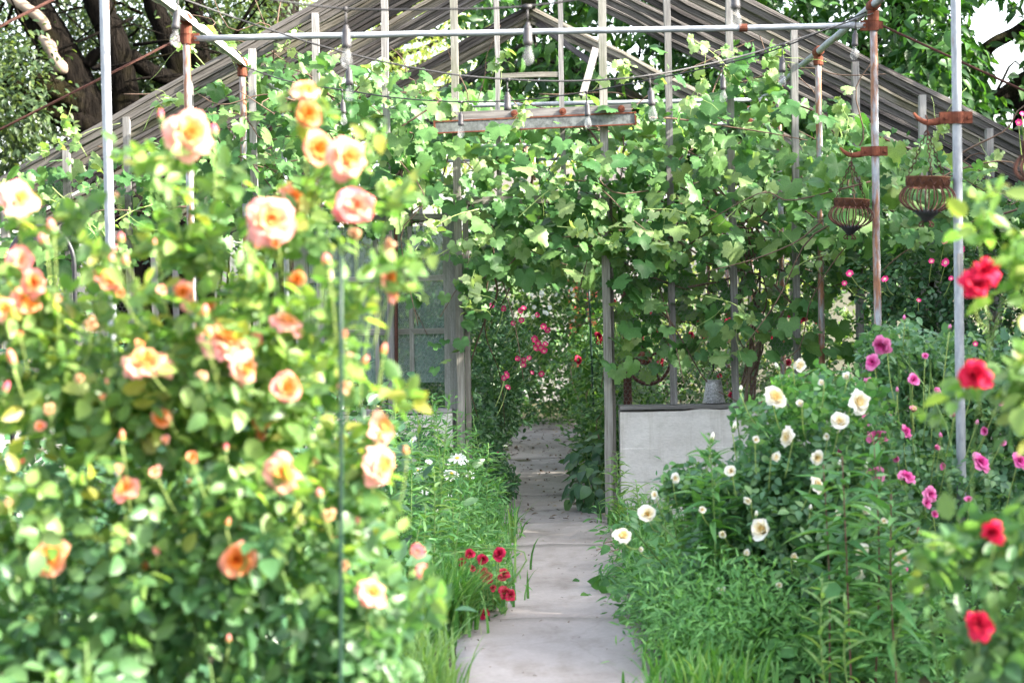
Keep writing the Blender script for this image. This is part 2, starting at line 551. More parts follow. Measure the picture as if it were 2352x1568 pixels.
M['galv'] = galvanised('galvanised_pipe', 0.60)
M['galv_rusty'] = galvanised('galvanised_pipe_rusty', 0.44)
M['rust'] = rust_mat('rusty_iron', (0.07, 0.024, 0.017), (0.21, 0.07, 0.04), 18)
M['rust_dark'] = rust_mat('dark_rusty_iron', (0.035, 0.017, 0.015), (0.10, 0.045, 0.034), 40)
M['band'] = rust_mat('rusty_band', (0.06, 0.025, 0.02), (0.22, 0.10, 0.06), 30)
M['pail'] = plain('hammered_zinc', (0.30, 0.30, 0.31), 0.45, 0.5, scale=90, var=0.6, bumps=0.6)
M['rib'] = rust_mat('rusty_rib', (0.05, 0.024, 0.02), (0.15, 0.07, 0.052), 40)
M['zinc'] = plain('zinc_sheet', (0.12, 0.128, 0.128), 0.6, 0.2, scale=40, var=0.55)
M['black'] = plain('black_plastic', (0.025, 0.024, 0.026), 0.5, bumps=0)
M['black_iron'] = plain('black_iron', (0.03, 0.03, 0.035), 0.45, 0.3)
M['socket'] = plain('dark_grey_socket', (0.045, 0.042, 0.045), 0.55, bumps=0)
M['bulb'] = glass_mat('clear_bulb_glass', (0.98, 0.985, 0.99), 0.90, (0.55, 0.56, 0.57))
M['pane'] = glass_mat('dirty_pane', (0.66, 0.76, 0.74), 0.55, (0.20, 0.27, 0.26))
M['film'] = plain('white_plastic_film', (0.78, 0.77, 0.74), 0.35, bumps=0.1)
M['wire'] = plain('wire', (0.20, 0.19, 0.18), 0.6, 0.5, bumps=0)
M['stake'] = plain('green_stake', (0.006, 0.03, 0.018), 0.5)
M['copper'] = plain('copper_tube', (0.55, 0.33, 0.24), 0.35, 0.8, bumps=0)
M['wall'] = concrete_mat('knee_wall_concrete', (0.46, 0.43, 0.40), (0.62, 0.59, 0.565), (0.36, 0.33, 0.30), 2.2)
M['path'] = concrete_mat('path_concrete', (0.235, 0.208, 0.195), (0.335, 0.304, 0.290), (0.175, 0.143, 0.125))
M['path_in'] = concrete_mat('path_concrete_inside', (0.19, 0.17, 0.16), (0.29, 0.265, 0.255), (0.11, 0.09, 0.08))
M['soil'] = concrete_mat('soil', (0.040, 0.034, 0.020), (0.062, 0.060, 0.028), (0.045, 0.085, 0.022))
M['litter'] = leaf_mat('leaf_litter', [(0.0, (0.04, 0.03, 0.02)), (0.7, (0.13, 0.09, 0.06)), (1.0, (0.35, 0.28, 0.2))], 0.1, 0.8)
M['red_paint'] = plain('red_boards', (0.20, 0.025, 0.018), 0.7)
M['white_paint'] = plain('white_boards', (0.34, 0.34, 0.33), 0.7)
M['calyx'] = plain('calyx', (0.12, 0.22, 0.07), 0.6, bumps=0)
M['yellow'] = plain('daisy_disc', (0.75, 0.50, 0.06), 0.8)
M['p_orange'] = petal_mat('apricot_petal', [(0.0, (0.72, 0.13, 0.008)), (0.35, (0.80, 0.24, 0.03)), (0.65, (0.82, 0.32, 0.11)), (0.88, (0.82, 0.36, 0.25)), (1.0, (0.80, 0.30, 0.30))], 0.45, 0.25)
M['p_peach'] = petal_mat('peach_petal', [(0.0, (0.82, 0.28, 0.03)), (0.35, (0.85, 0.42, 0.12)), (0.7, (0.84, 0.48, 0.32)), (1.0, (0.80, 0.36, 0.36))], 0.45, 0.25)
M['p_pinkor'] = petal_mat('coral_petal', [(0.0, (0.85, 0.32, 0.10)), (0.4, (0.88, 0.42, 0.30)), (1.0, (0.80, 0.14, 0.22))], 0.35, 0.2)
M['p_cream'] = petal_mat('cream_petal', [(0.0, (0.85, 0.62, 0.22)), (0.35, (0.84, 0.70, 0.36)), (0.58, (0.85, 0.80, 0.66)), (1.0, (0.87, 0.86, 0.83))], 0.5, 0.15)
M['p_magenta'] = petal_mat('magenta_petal', [(0.0, (0.55, 0.03, 0.20)), (0.5, (0.70, 0.08, 0.34)), (1.0, (0.82, 0.30, 0.55))], 0.3, 0.3)
M['p_red'] = petal_mat('red_petal', [(0.0, (0.22, 0.003, 0.015)), (0.5, (0.50, 0.008, 0.035)), (1.0, (0.68, 0.02, 0.08))], 0.3, 0.2)
M['p_crimson'] = petal_mat('crimson_petal', [(0.0, (0.20, 0.004, 0.015)), (0.6, (0.38, 0.008, 0.04)), (1.0, (0.50, 0.02, 0.08))], 0.25, 0.2)
M['p_hotpink'] = petal_mat('hot_pink_petal', [(0.0, (0.90, 0.75, 0.55)), (0.22, (0.88, 0.45, 0.50)), (0.4, (0.80, 0.06, 0.24)), (1.0, (0.80, 0.04, 0.26))], 0.3, 0.1)
M['p_spent'] = petal_mat('faded_petal', [(0.0, (0.40, 0.16, 0.05)), (0.5, (0.60, 0.34, 0.18)), (1.0, (0.55, 0.36, 0.24))], 0.35, 0.3)
M['p_white'] = petal_mat('white_petal', [(0.0, (0.80, 0.80, 0.74)), (1.0, (0.86, 0.86, 0.85))], 0.3, 0.05)

# ------------------------------------------------------------------ leaf shapes (local: base at origin, tip +Y, face +Z, length 1)
def tri(Fs):
    out = []
    for f in Fs:
        for k in range(1, len(f) - 1): out.append((f[0], f[k], f[k + 1]))
    return np.array(out, int)


def grape_shape(seed):
    g = np.random.default_rng(seed)
    n = 31
    a = np.linspace(-160, 160, n)
    ctrl_a = [-158, -125, -92, -60, -30, 0, 30, 60, 92, 125, 158]
    ctrl_r = [.36, .56, .54, .70, .56, .82, .56, .70, .54, .56, .36]
    r = np.interp(a, ctrl_a, np.array(ctrl_r) * g.uniform(.93, 1.07, 11))
    r[1::2] *= 0.86
    r *= g.uniform(.95, 1.05, n)
    ar = np.radians(a)
    V = [(0, 0.30, 0.02)]
    out = np.stack([r * np.sin(ar), 0.30 + r * np.cos(ar), np.zeros(n)], 1)
    fold = g.uniform(.10, .30); droop = g.uniform(.25, .6)
    for ringf in (0.52, 1.0):
        ring = np.array(V[0]) + (out - np.array(V[0])) * ringf
        d = np.hypot(ring[:, 0], ring[:, 1] - .3)
        ring[:, 2] = fold * np.abs(ring[:, 0]) - droop * d ** 2 + .05 * np.sin(3 * ar + seed) * ringf
        V += [tuple(x) for x in ring]
    Fs = []
    for k in range(n - 1):
        Fs.append((0, 1 + k + 1, 1 + k))
        Fs.append((1 + k, 1 + k + 1, 1 + n + k + 1, 1 + n + k))
    return np.array(V), tri(Fs)


def blade_shape(width, rows, fold, droop, belly=0.45, serr=0.0, tip=1.0):
    """simple leaf: rows across a midrib"""
    V, Fs = [(0, 0, 0)], []
    for i in range(1, rows):
        v = i / rows
        w = width / 2 * math.sin(math.pi * v ** (math.log(.5) / math.log(belly))) ** 0.8
        w *= 1 + serr * (1 if i % 2 else -1)
        z = -droop * v * v
        V += [(-w, v, z + fold * w), (0, v, z), (w, v, z + fold * w)]
    V.append((0, 1 * tip, -droop))
    Fs += [(0, 2, 1), (0, 3, 2)]
    for i in range(rows - 2):
        b = 1 + 3 * i
        Fs += [(b, b + 1, b + 4, b + 3), (b + 1, b + 2, b + 5, b + 4)]
    b = 1 + 3 * (rows - 2); t = len(V) - 1
    Fs += [(b, b + 1, t), (b + 1, b + 2, t)]
    return np.array(V, float), tri(Fs)


GRAPE = [grape_shape(s) for s in range(5)]
ROSE = [blade_shape(.60, 7, .35, .12, .42, .07), blade_shape(.66, 7, .2, .3, .40, .06), blade_shape(.52, 7, .5, -.1, .44, .08)]
LANCE = [blade_shape(.20, 5, .5, .35, .38), blade_shape(.24, 5, .3, .15, .4), blade_shape(.22, 5, .6, .6, .36)]
SMALL = [blade_shape(.5, 3, .4, .15, .45), blade_shape(.42, 3, .2, .3, .45)]
THIN = [blade_shape(.2, 3, .3, .1, .45), blade_shape(.16, 3, .3, .25, .45)]
TREE = [blade_shape(.42, 4, .4, .3, .4), blade_shape(.48, 4, .2, .45, .42)]
BROAD = [blade_shape(.8, 5, .3, .3, .36), blade_shape(.7, 5, .2, .5, .36)]


def frames(pos, n, t, size):
    """(k,4,4) matrices from positions, normals, tip directions"""
    n = unit(n)
    y = unit(t - n * np.sum(t * n, -1, keepdims=True))
    x = np.cross(y, n)
    Ms = np.zeros((len(pos), 4, 4))
    s = np.broadcast_to(np.asarray(size, float), (len(pos),))[:, None]
    Ms[:, :3, 0], Ms[:, :3, 1], Ms[:, :3, 2], Ms[:, :3, 3] = x * s, y * s, n * s, pos
    Ms[:, 3, 3] = 1
    return Ms


def merged(name, shapes, Ms, mat, parent, pick=None):
    Vs, Fs, off = [], [], 0
    pick = rng.integers(0, len(shapes), len(Ms)) if pick is None else pick
    for k, (V, Fk) in enumerate(shapes):
        m = Ms[pick == k]
        if not len(m): continue
        W = np.einsum('kij,vj->kvi', m[:, :3, :3], V) + m[:, None, :3, 3]
        Vs.append(W.reshape(-1, 3))
        Fs.append((Fk[None] + (np.arange(len(m)) * len(V))[:, None, None]).reshape(-1, 3) + off)
        off += len(m) * len(V)
    if not Vs: return None
    return link(name, new_mesh(name, np.vstack(Vs), np.vstack(Fs), True), mat, parent)


SHARED = {}


def shared(key, shape, mat):
    k = (key, mat.name)
    if k not in SHARED:
        me = new_mesh(key, shape[0], shape[1], True)
        me.materials.append(mat)
        SHARED[k] = me
    return SHARED[k]


def leaves(parent, shapes, key, Ms, mat, parts=300, name='leaf', rest='foliage', cell=14):
    """the leaves that show largest become parts; the rest one part of kind stuff"""
    N = len(Ms)
    pick = rng.integers(0, len(shapes), N)
    if parts > 0:
        x, y, z = proj(Ms[:, :3, 3])
        inside = (x > -20) & (x < 2372) & (y > -20) & (y < 1588)
        order = np.argsort(z)
        seen, rank = {}, np.zeros(N)
        for i in order:
            c = (int(x[i] // cell), int(y[i] // cell))
            rank[i] = seen.get(c, 0)
            seen[c] = rank[i] + 1
        size = np.linalg.norm(Ms[:, :3, 1], axis=1) / z
        keyv = rank * 10 - size * 100 + (~inside) * 1e6
        sel = np.argsort(keyv)[:parts]
        sel = sel[inside[sel]]
    else:
        sel = np.array([], int)
    for i in sel:
        link(name, shared(key + str(pick[i]), shapes[pick[i]], mat), None, parent, Matrix(Ms[i].tolist()))
    keep = np.ones(N, bool); keep[sel] = False
    if keep.any():
        o = merged(rest, shapes, Ms[keep], mat, parent, pick[keep])
        o['kind'] = 'stuff'


def jit(n, s):
    return rng.normal(0, s, (n, 3))


def blob_points(ells, n, shell=0.55, clump=None, spread=0.1):
    """points in a set of ellipsoids ((centre),(radii),weight), denser towards the skin; outward directions too"""
    w = np.array([e[2] for e in ells], float); w /= w.sum()
    k = rng.choice(len(ells), n if clump is None else clump, p=w)
    C = np.array([e[0] for e in ells], float)[k]; R = np.array([e[1] for e in ells], float)[k]
    d = unit(rng.normal(size=(len(k), 3)))
    r = shell + (1 - shell) * rng.random(len(k)) ** 0.6
    p = C + d * R * r[:, None]
    o = unit(d / R)
    if clump is not None:
        i = rng.integers(0, clump, n)
        p, o = p[i] + jit(n, spread), o[i]
    return p, o


def compound(pos, out, size, nl=5, up=0.6, sag=0.25):
    """rose-like compound leaves: nl leaflets on a short stalk"""
    n = len(pos)
    r = unit(out * .8 + jit(n, .55) + np.array([0, 0, -sag]))
    nn = unit(out * .5 + np.array([0, -.15, up]) + jit(n, .38))
    nn = unit(nn - r * np.sum(nn * r, -1, keepdims=True))
    side = np.cross(r, nn)
    L = size * rng.uniform(1.7, 2.4, n)
    pos = pos - r * (L * .7)[:, None]
    PP, NN, TT, SS = [], [], [], []
    plan = [(1.0, 0)] + [(f, s) for f in ((.62, .28) if nl == 5 else (.66, .4, .15))[: (nl - 1) // 2] for s in (-1, 1)]
    for f, s in plan:
        PP.append(pos + r * (L * f)[:, None] + side * (s * .06 * size)[:, None] if np.ndim(size) else pos + r * (L * f)[:, None] + side * (s * .06 * size))
        TT.append(unit(r * (.9 if s == 0 else .45) + side * s + jit(n, .12)))
        NN.append(unit(nn + jit(n, .22)))
        SS.append(size * rng.uniform(.8, 1.15, n) * (1.1 if s == 0 else .95))
    return frames(np.vstack(PP), np.vstack(NN), np.vstack(TT), np.hstack(SS))

# ================================================================== SETTING
# ground: one uneven sheet reaching the horizon
def ground():
    ax = np.concatenate([np.linspace(-300, -12, 12), np.linspace(-10, 10, 70), np.linspace(12, 300, 12)])
    ay = np.concatenate([np.linspace(-60, 1, 8), np.linspace(2, 26, 90), np.linspace(28, 400, 14)])
    X, Y = np.meshgrid(ax, ay)
    Z = -0.03 + 0.02 * np.sin(X * 3.1 + Y) * np.cos(Y * 2.3 - X) + rng.normal(0, .008, X.shape)
    near = np.abs(X - .06) < .75
    Z = np.where(near, -0.016 + (Z + .03) * .25, Z)
    V = np.stack([X, Y, Z], -1).reshape(-1, 3)
    nx, ny = len(ax), len(ay)
    i = np.arange(nx - 1)[None] + nx * np.arange(ny - 1)[:, None]
    Fs = np.stack([i, i + 1, i + nx + 1, i + nx], -1).reshape(-1, 4)
    tag(link('ground', new_mesh('ground', V, Fs, True), M['soil']), 'dark garden soil under the beds', 'ground', kind='structure')


ground()

PX0, PX1 = -0.36, 0.48
path_root = bpy.data.objects.new('path', None)
COL.objects.link(path_root)
path_root.location = (0, 8, 0)
tag(path_root, 'narrow concrete path leading through the doorway', 'path', kind='structure')


def slab(y0, y1, z, mat, wob):
    """a worn path slab with chipped edges"""
    n = 14
    xs = np.linspace(PX0, PX1, 9)
    ys = np.linspace(y0, y1, n)
    V, Fs = [], []
    for j, y in enumerate(ys):
        for i, x in enumerate(xs):
            e = 0
            xx = x + (rng.normal(0, .012) if i in (0, 8) else 0)
            yy = y + (rng.normal(0, .004) if j in (0, n - 1) else 0)
            edge = -.002 if (i in (0, 8) or j in (0, n - 1)) else 0
            V.append((xx, yy, z + edge + .004 * math.sin(x * 9 + y * 4 + wob)))
    nt = len(V)
    for j in range(n - 1):
        for i in range(8):
            k = j * 9 + i
            Fs.append((k, k + 1, k + 10, k + 9))
    ring = [i for i in range(9)] + [j * 9 + 8 for j in range(1, n)] + [(n - 1) * 9 + i for i in range(7, -1, -1)] + [j * 9 for j in range(n - 2, 0, -1)]
    for k in ring: V.append((V[k][0], V[k][1], z - .12))
    m = len(ring)
    for q in range(m):
        Fs.append((ring[q], nt + q, nt + (q + 1) % m, ring[(q + 1) % m]))
    link('slab', new_mesh('slab', V, Fs, True), mat, path_root)


y_edges = [-1.0, 1.4, 4.2, 7.0, 9.05, 11.7, 12.82]
for k in range(len(y_edges) - 1):
    slab(y_edges[k] + .002, y_edges[k + 1] - .002, 0.0 + (.003 if k % 2 else 0), M['path'], k)
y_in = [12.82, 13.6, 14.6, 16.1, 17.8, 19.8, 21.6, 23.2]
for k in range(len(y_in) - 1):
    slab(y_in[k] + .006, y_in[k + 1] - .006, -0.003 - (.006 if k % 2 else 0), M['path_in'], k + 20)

# ================================================================== GREENHOUSE
GY = 13.0                      # plane of the gable
APEX, SLOPE, EAVE = 4.10, 0.523, 3.85
FAR = 23.2
gh = empty('greenhouse', (0, GY, 0), 'old glassless greenhouse of weathered grey timber with bare rafters and open doorway', 'greenhouse')
for sgn in (-1, 1):
    x_in = -.545 if sgn < 0 else .545
    x_out = sgn * EAVE
    mb = MB()
    xs = np.linspace(x_in, x_out, 26)
    # front face with slight unevenness, a body and a rough top
    V, Fs = [], []
    zs = [-.1, .235, .24, .455, .46, .66, .70]
    zo = [.002, .002, .0, .0, .003, .003, .0]
    for x in xs:
        for z, oo in zip(zs, zo):
            V.append((x, GY - .06 + oo + rng.normal(0, .0012), z + (rng.normal(0, .006) if z == .70 else 0)))
        for z in reversed(zs):
            V.append((x, GY + .12, z))
    k = 2 * len(zs)
    for i in range(len(xs) - 1):
        for j in range(k):
            Fs.append((i * k + j, (i + 1) * k + j, (i + 1) * k + (j + 1) % k, i * k + (j + 1) % k))
    Fs.append(tuple(range(k - 1, -1, -1)))
    Fs.append(tuple(range((len(xs) - 1) * k, len(xs) * k)))
    tag(link('knee_wall', new_mesh('knee_wall', V, Fs, False), M['wall'], gh), 'pale board-marked concrete knee wall')
    a, b = (x_in, GY + .03, .722), (x_out, GY + .03, .722)
    Mx, L = frame_to(a, b)
    MB().box((0, 0, L / 2), (.022, .186, L) if abs(Mx[2][0]) > .5 else (.186, .022, L)).build('sill', M['mullion'], gh, M=Mx)


def rafter_z(x): return APEX - SLOPE * abs(x)


def bar(name, a, b, w, d, mat, parent, taper=0, chips=True):
    """a weathered bar from a to b, w wide (local x), d deep (local y), slightly uneven"""
    Mx, L = frame_to(a, b)
    n = max(3, int(L / .22))
    V, Fs = [], []
    for i in range(n + 1):
        z = L * i / n
        ox, oy = rng.normal(0, .0018, 2)
        for sx, sy in ((-1, -1), (1, -1), (1, 1), (-1, 1)):
            V.append((sx * w / 2 + ox + rng.normal(0, .0009), sy * d / 2 + oy + rng.normal(0, .0009), z))
    for i in range(n):
        for k in range(4):
            Fs.append((4 * i + k, 4 * i + (k + 1) % 4, 4 * i + 4 + (k + 1) % 4, 4 * i + 4 + k))
    Fs += [(3, 2, 1, 0), (4 * n, 4 * n + 1, 4 * n + 2, 4 * n + 3)]
    return link(name, new_mesh(name, V, Fs), mat, parent, Mx)


# rafters: glazing bars with a stepped (rebated) section, pairs on both slopes
def rafter_mesh(name, L, seed):
    g = np.random.default_rng(seed)
    prof = [(-.013, -.045), (.013, -.045), (.016, -.006), (.032, -.004), (.032, .012), (.012, .016), (.010, .030), (-.010, .030), (-.012, .016), (-.032, .012), (-.032, -.004), (-.016, -.006)]
    n = 14
    V, Fs = [], []
    k = len(prof)
    for i in range(n + 1):
        ox, oy = g.normal(0, .004, 2)
        for (x, y) in prof: V.append((x + ox + g.normal(0, .0012), y + oy + g.normal(0, .0012), L * i / n))
    for i in range(n):
        for j in range(k): Fs.append((i * k + j, i * k + (j + 1) % k, (i + 1) * k + (j + 1) % k, (i + 1) * k + j))
    Fs += [tuple(range(k - 1, -1, -1)), tuple(range(n * k, (n + 1) * k))]
    return new_mesh(name, V, Fs)


LR = math.hypot(EAVE, EAVE * SLOPE) - .02
RM = {m: [rafter_mesh('rafter', LR, s) for s in range(4)] for m in ('rafter', 'rafter_pale')}


def rafter(sgn, y, mat, cut=1.0):
    top = np.array([sgn * .025, y, APEX - .03])
    d = unit(np.array([sgn * 1.0, 0, -SLOPE]))
    up = np.array([sgn * SLOPE, 0, 1.0]); up = unit(up)
    z, yy = d, up
    x = np.cross(yy, z)
    Mx = np.eye(4)
    Mx[:3, 0], Mx[:3, 1], Mx[:3, 2], Mx[:3, 3] = x, yy, z * cut, top
    link('rafter', random.choice(RM[mat]), M[mat], gh, Matrix(Mx.tolist()))


ys = [13.0, 13.33, 13.7, 14.15, 14.6, 15.15, 15.6, 16.1] + [18.3, 18.55, 18.85, 19.3, 20.8, 21.1, 22.0, 22.35, 22.75, 23.15]
for i, y in enumerate(ys):
    for sgn in (-1, 1):
        if sgn > 0 and i in (11,): continue
        yy = y + rng.normal(0, .02)
        pale = (i % 3 == 2) or y > 18
        rafter(sgn, yy, 'rafter_pale' if pale and rng.random() < .7 else 'rafter', 1.0 if not (sgn > 0 and i in (9, 10, 12)) else .42)
# ridge and eave timbers
bar('ridge_beam', (0, 12.97, APEX), (0, FAR + .05, APEX), .045, .13, M['rafter'], gh)
for sgn in (-1, 1):
    bar('eave_beam', (sgn * EAVE, 12.97, rafter_z(EAVE) - .02), (sgn * EAVE, FAR, rafter_z(EAVE) - .02), .09, .07, M['rafter'], gh)
# gable mullions
for px in (152, 293, 440, 580, 730, 888, 1537, 1680, 1823, 1970, 2120, 2272):
    x = P(px, 300, GY)[0]
    bar('mullion', (x, GY + rng.normal(0, .004), .74), (x + rng.normal(0, .006), GY, rafter_z(x) - .05), .043, .06, M['mullion'], gh)
for sgn in (-1, 1):
    for x in (3.45, 3.83):
        bar('mullion', (sgn * x, GY, .74), (sgn * x, GY, rafter_z(x) - .05), .043, .06, M['mullion'], gh)
xl, xr = P(1060, 700, GY)[0], P(1392, 700, GY)[0]
xl2, xr2 = P(1046, 200, GY)[0], P(1386, 200, GY)[0]
z_head = P(1300, 457, GY)[2]
bar('door_post', (xl - .012, GY - .03, -.02), (xl2, GY - .03, rafter_z(xl2) - .05), .048, .07, M['post_wood'], gh)
bar('door_post', (xl + .034, GY + .01, -.02), (xl + .034, GY + .01, z_head), .035, .10, M['post_wood'], gh)
bar('door_post', (xr, GY - .04, -.02), (xr2, GY - .03, rafter_z(xr2) - .05), .05, .07, M['post_wood'], gh)
bar('door_post', (xr + .04, GY + .02, -.02), (xr + .036, GY + .02, z_head), .024, .10, M['post_wood'], gh)
for px in (1143, 1290):
    x = P(px, 200, GY)[0]
    bar('mullion', (x, GY, z_head + .03), (x, GY, rafter_z(x) - .05), .032, .05, M['mullion'], gh)
bar('door_header', (xl + .055, GY, z_head), (xr - .03, GY, z_head), .05, .07, M['post_wood'], gh)
zc = P(1215, 173, GY)[2]
bar('cross_rail', (P(1150, 173, GY)[0], GY, zc), (P(1284, 173, GY)[0], GY, zc), .032, .05, M['post_wood'], gh)
bar('broken_plank', P(1368, 112, 17.0), P(1338, 222, 16.6), .06, .02, M['white_wood'], gh)
bar('broken_plank', P(1235, 55, 18.6), P(1365, 150, 17.2), .05, .025, M['rafter'], gh)
# far gable and side posts of the same greenhouse
for x in (-3.0, -2.1, -1.3, -.6, .6, 1.3, 2.1, 3.0):
    bar('mullion', (x, FAR, .7), (x, FAR, rafter_z(x) - .05), .043, .06, M['mullion'], gh)
for y in np.arange(14.2, 23, 1.2):
    for sgn in (-1, 1):
        bar('side_post', (sgn * EAVE, y, 0), (sgn * EAVE, y, rafter_z(EAVE) - .06), .06, .06, M['mullion'], gh)

# sliding door, parked on the left behind the mullions
DY = GY + .10
d_x1 = P(1052, 700, DY)[0] ; d_x0 = d_x1 - 1.08
d_z1 = P(1000, 476, DY)[2]
door = bar('sliding_door', (d_x1 - .047, DY, .02), (d_x1 - .047, DY, d_z1), .094, .04, M['door_wood'], gh)
tag(door, 'weathered glazed sliding door pushed to the left')
colx = [d_x1 - .094 - .20 * k - .028 * k for k in range(4)]
rowz = [P(1000, y, DY)[2] for y in (519, 632, 645, 753, 767, 878)]
xL = colx[-1] - .20
bar('stile', (xL - .047, DY, .02), (xL - .047, DY, d_z1), .094, .04, M['door_wood'], door)
bar('rail', (xL, DY, (rowz[0] + d_z1) / 2), (d_x1 - .095, DY, (rowz[0] + d_z1) / 2), .036, d_z1 - rowz[0], M['door_wood'], door)
for za, zb in ((rowz[1], rowz[2]), (rowz[3], rowz[4])):
    bar('rail', (xL, DY - .002, (za + zb) / 2), (d_x1 - .095, DY - .002, (za + zb) / 2), .036, za - zb, M['door_wood'], door)
bar('bottom_panel', (xL, DY, (rowz[5] + .02) / 2), (d_x1 - .095, DY, (rowz[5] + .02) / 2), .03, rowz[5] - .02, M['door_wood'], door)
for k in range(1, 4):
    x = colx[k] + .014
    bar('muntin', (x, DY - .004, rowz[5]), (x, DY - .004, rowz[0]), .028, .03, M['door_wood'], door)
for c in colx:
    for zt, zb in ((rowz[0], rowz[1]), (rowz[2], rowz[3]), (rowz[4], rowz[5])):
        mb = MB().box((c - .10, DY + .006 + rng.normal(0, .001), (zt + zb) / 2), (.199, .004, zt - zb))
        mb.build('pane', M['pane'], door)
rod_a, rod_b = P(909, 470, GY - .08), P(911, 985, GY - .08)
tube_obj('rusty_rod', [rod_a, rod_b], .012, M['rust_dark'], gh)

# overhead track above the doorway: rust-edged sheet-metal channel on a white board
ta, tb = P(997, 293, 12.86), P(1461, 272, 12.86)
Mx, L = frame_to(ta, tb)
up = -1 if Mx[2][0] < 0 else 1      # local x is up or down
prof = [(.032, -.012), (.032, .05), (.026, .05), (.026, -.006), (-.030, -.006), (-.030, .012), (-.036, .012), (-.036, -.012)]
V = [(x * up, y, z) for z in (0, L) for (x, y) in prof]
k = len(prof)
Fs = [(j, (j + 1) % k, k + (j + 1) % k, k + j) for j in range(k)] + [tuple(range(k)), tuple(range(2 * k - 1, k - 1, -1))]
track = link('door_track', new_mesh('door_track', V, Fs), M['zinc'], gh, Mx)
tag(track, 'sheet metal door track with rusty edges')
for (x, w, y) in ((.036, .009, -.003), (-.038, .008, -.004)):
    MB().box((x * up, y, L / 2), (w, .026, L + .004)).build('rusty_lip', M['rust'], track, M=Mx)
for z in (.004, L - .004):
    MB().box((0, -.004, z), (.086, .03, .012)).build('end_cap', M['rust'], track, M=Mx)
MB().box((.068 * up, .035, L * .55), (.055, .02, L * .86)).build('track_board', M['white_wood'], track, M=Mx)
for z in (.40, .64, .93):
    mbk = MB().lathe([(.001, -.016), (.008, -.016), (.009, -.011), (.022, -.010), (.023, 0), (.001, 0)], (.068 * up, .0245, L * z), 16, [[1, 0, 0], [0, 0, 1], [0, -1, 0]])
    mbk.build('washer', M['rust'], track, M=Mx)

# chicken wire stapled across the gable
def chicken_wire(x0, x1, z0, z1, y, cell=.028):
    V, Fs = [], []
    w = cell; h = cell * .86
    g = np.random.default_rng(3)
    def seg(a, b, r=.00075):
        i = len(V)
        a, b = np.array(a), np.array(b)
        d = unit(b - a); n1 = np.cross(d, [0, 1, 0]) * r; n2 = np.array([0, r, 0])
        for p in (a, b):
            for o in (n1, -n1 * .5 + n2, -n1 * .5 - n2): V.append(p + o)
        for k in range(3): Fs.append((i + k, i + (k + 1) % 3, i + 3 + (k + 1) % 3, i + 3 + k))
    rows = int((z1 - z0) / h); cols = int((x1 - x0) / w)
    def node(c, r):
        x = x0 + (c + (.5 if r % 2 else 0)) * w; z = z0 + r * h
        return (x + .004 * math.sin(z * 13), y + .012 * math.sin(x * 5 + z * 4), z + .006 * math.sin(x * 7))
    for r in range(rows):
        for c in range(cols):
            p = np.array(node(c, r))
            lo, hi = p - [0, 0, h * .28], p + [0, 0, h * .28]
            seg(lo, hi)
            nr = [c, c - 1] if r % 2 == 0 else [c, c + 1]
            for c2 in nr:
                if r + 1 < rows and 0 <= c2 < cols:
                    seg(hi, np.array(node(c2, r + 1)) - [0, 0, h * .28])
    return V, Fs


for (xa, xb, ya, yb) in ((885, 1046, 935, 470), (1405, 1910, 932, 560), (60, 300, 900, 400)):
    p, q = P(xa, ya, GY - .05), P(xb, yb, GY - .05)
    V, Fs = chicken_wire(p[0], q[0], p[2], q[2], GY - .05)
    tag(link('chicken_wire', new_mesh('chicken_wire', V, Fs), M['wire'], gh), 'sagging hexagonal chicken wire', kind='stuff')

# ================================================================== PIPE FRAME
ROWY = [8.69 + 2.07 * (k - 1) for k in range(0, 8)]       # 6.62 ... 21.1
PXO, PZ, CZ = 1.85, 2.98, 2.885
pf = empty('pipe_frame', (0, ROWY[1], 0), 'galvanised pipe frame of upright posts with rusty clamps before and inside the greenhouse', 'pipe frame')
prof_t = [(.021, -.05), (.029, -.05), (.031, -.046), (.031, .046), (.029, .05), (.021, .05)]


def pipe(name, a, b, r, mat, parent, n=14):
    Mx, L = frame_to(a, b)
    m = max(2, int(L / .3))
    pts = np.stack([rng.normal(0, .0012, m + 1), rng.normal(0, .0012, m + 1), np.linspace(0, L, m + 1)], 1)
    V, Fs = tube(pts, r, n)
    me = new_mesh(name, V, Fs, True)
    return link(name, me, mat, parent, Mx)


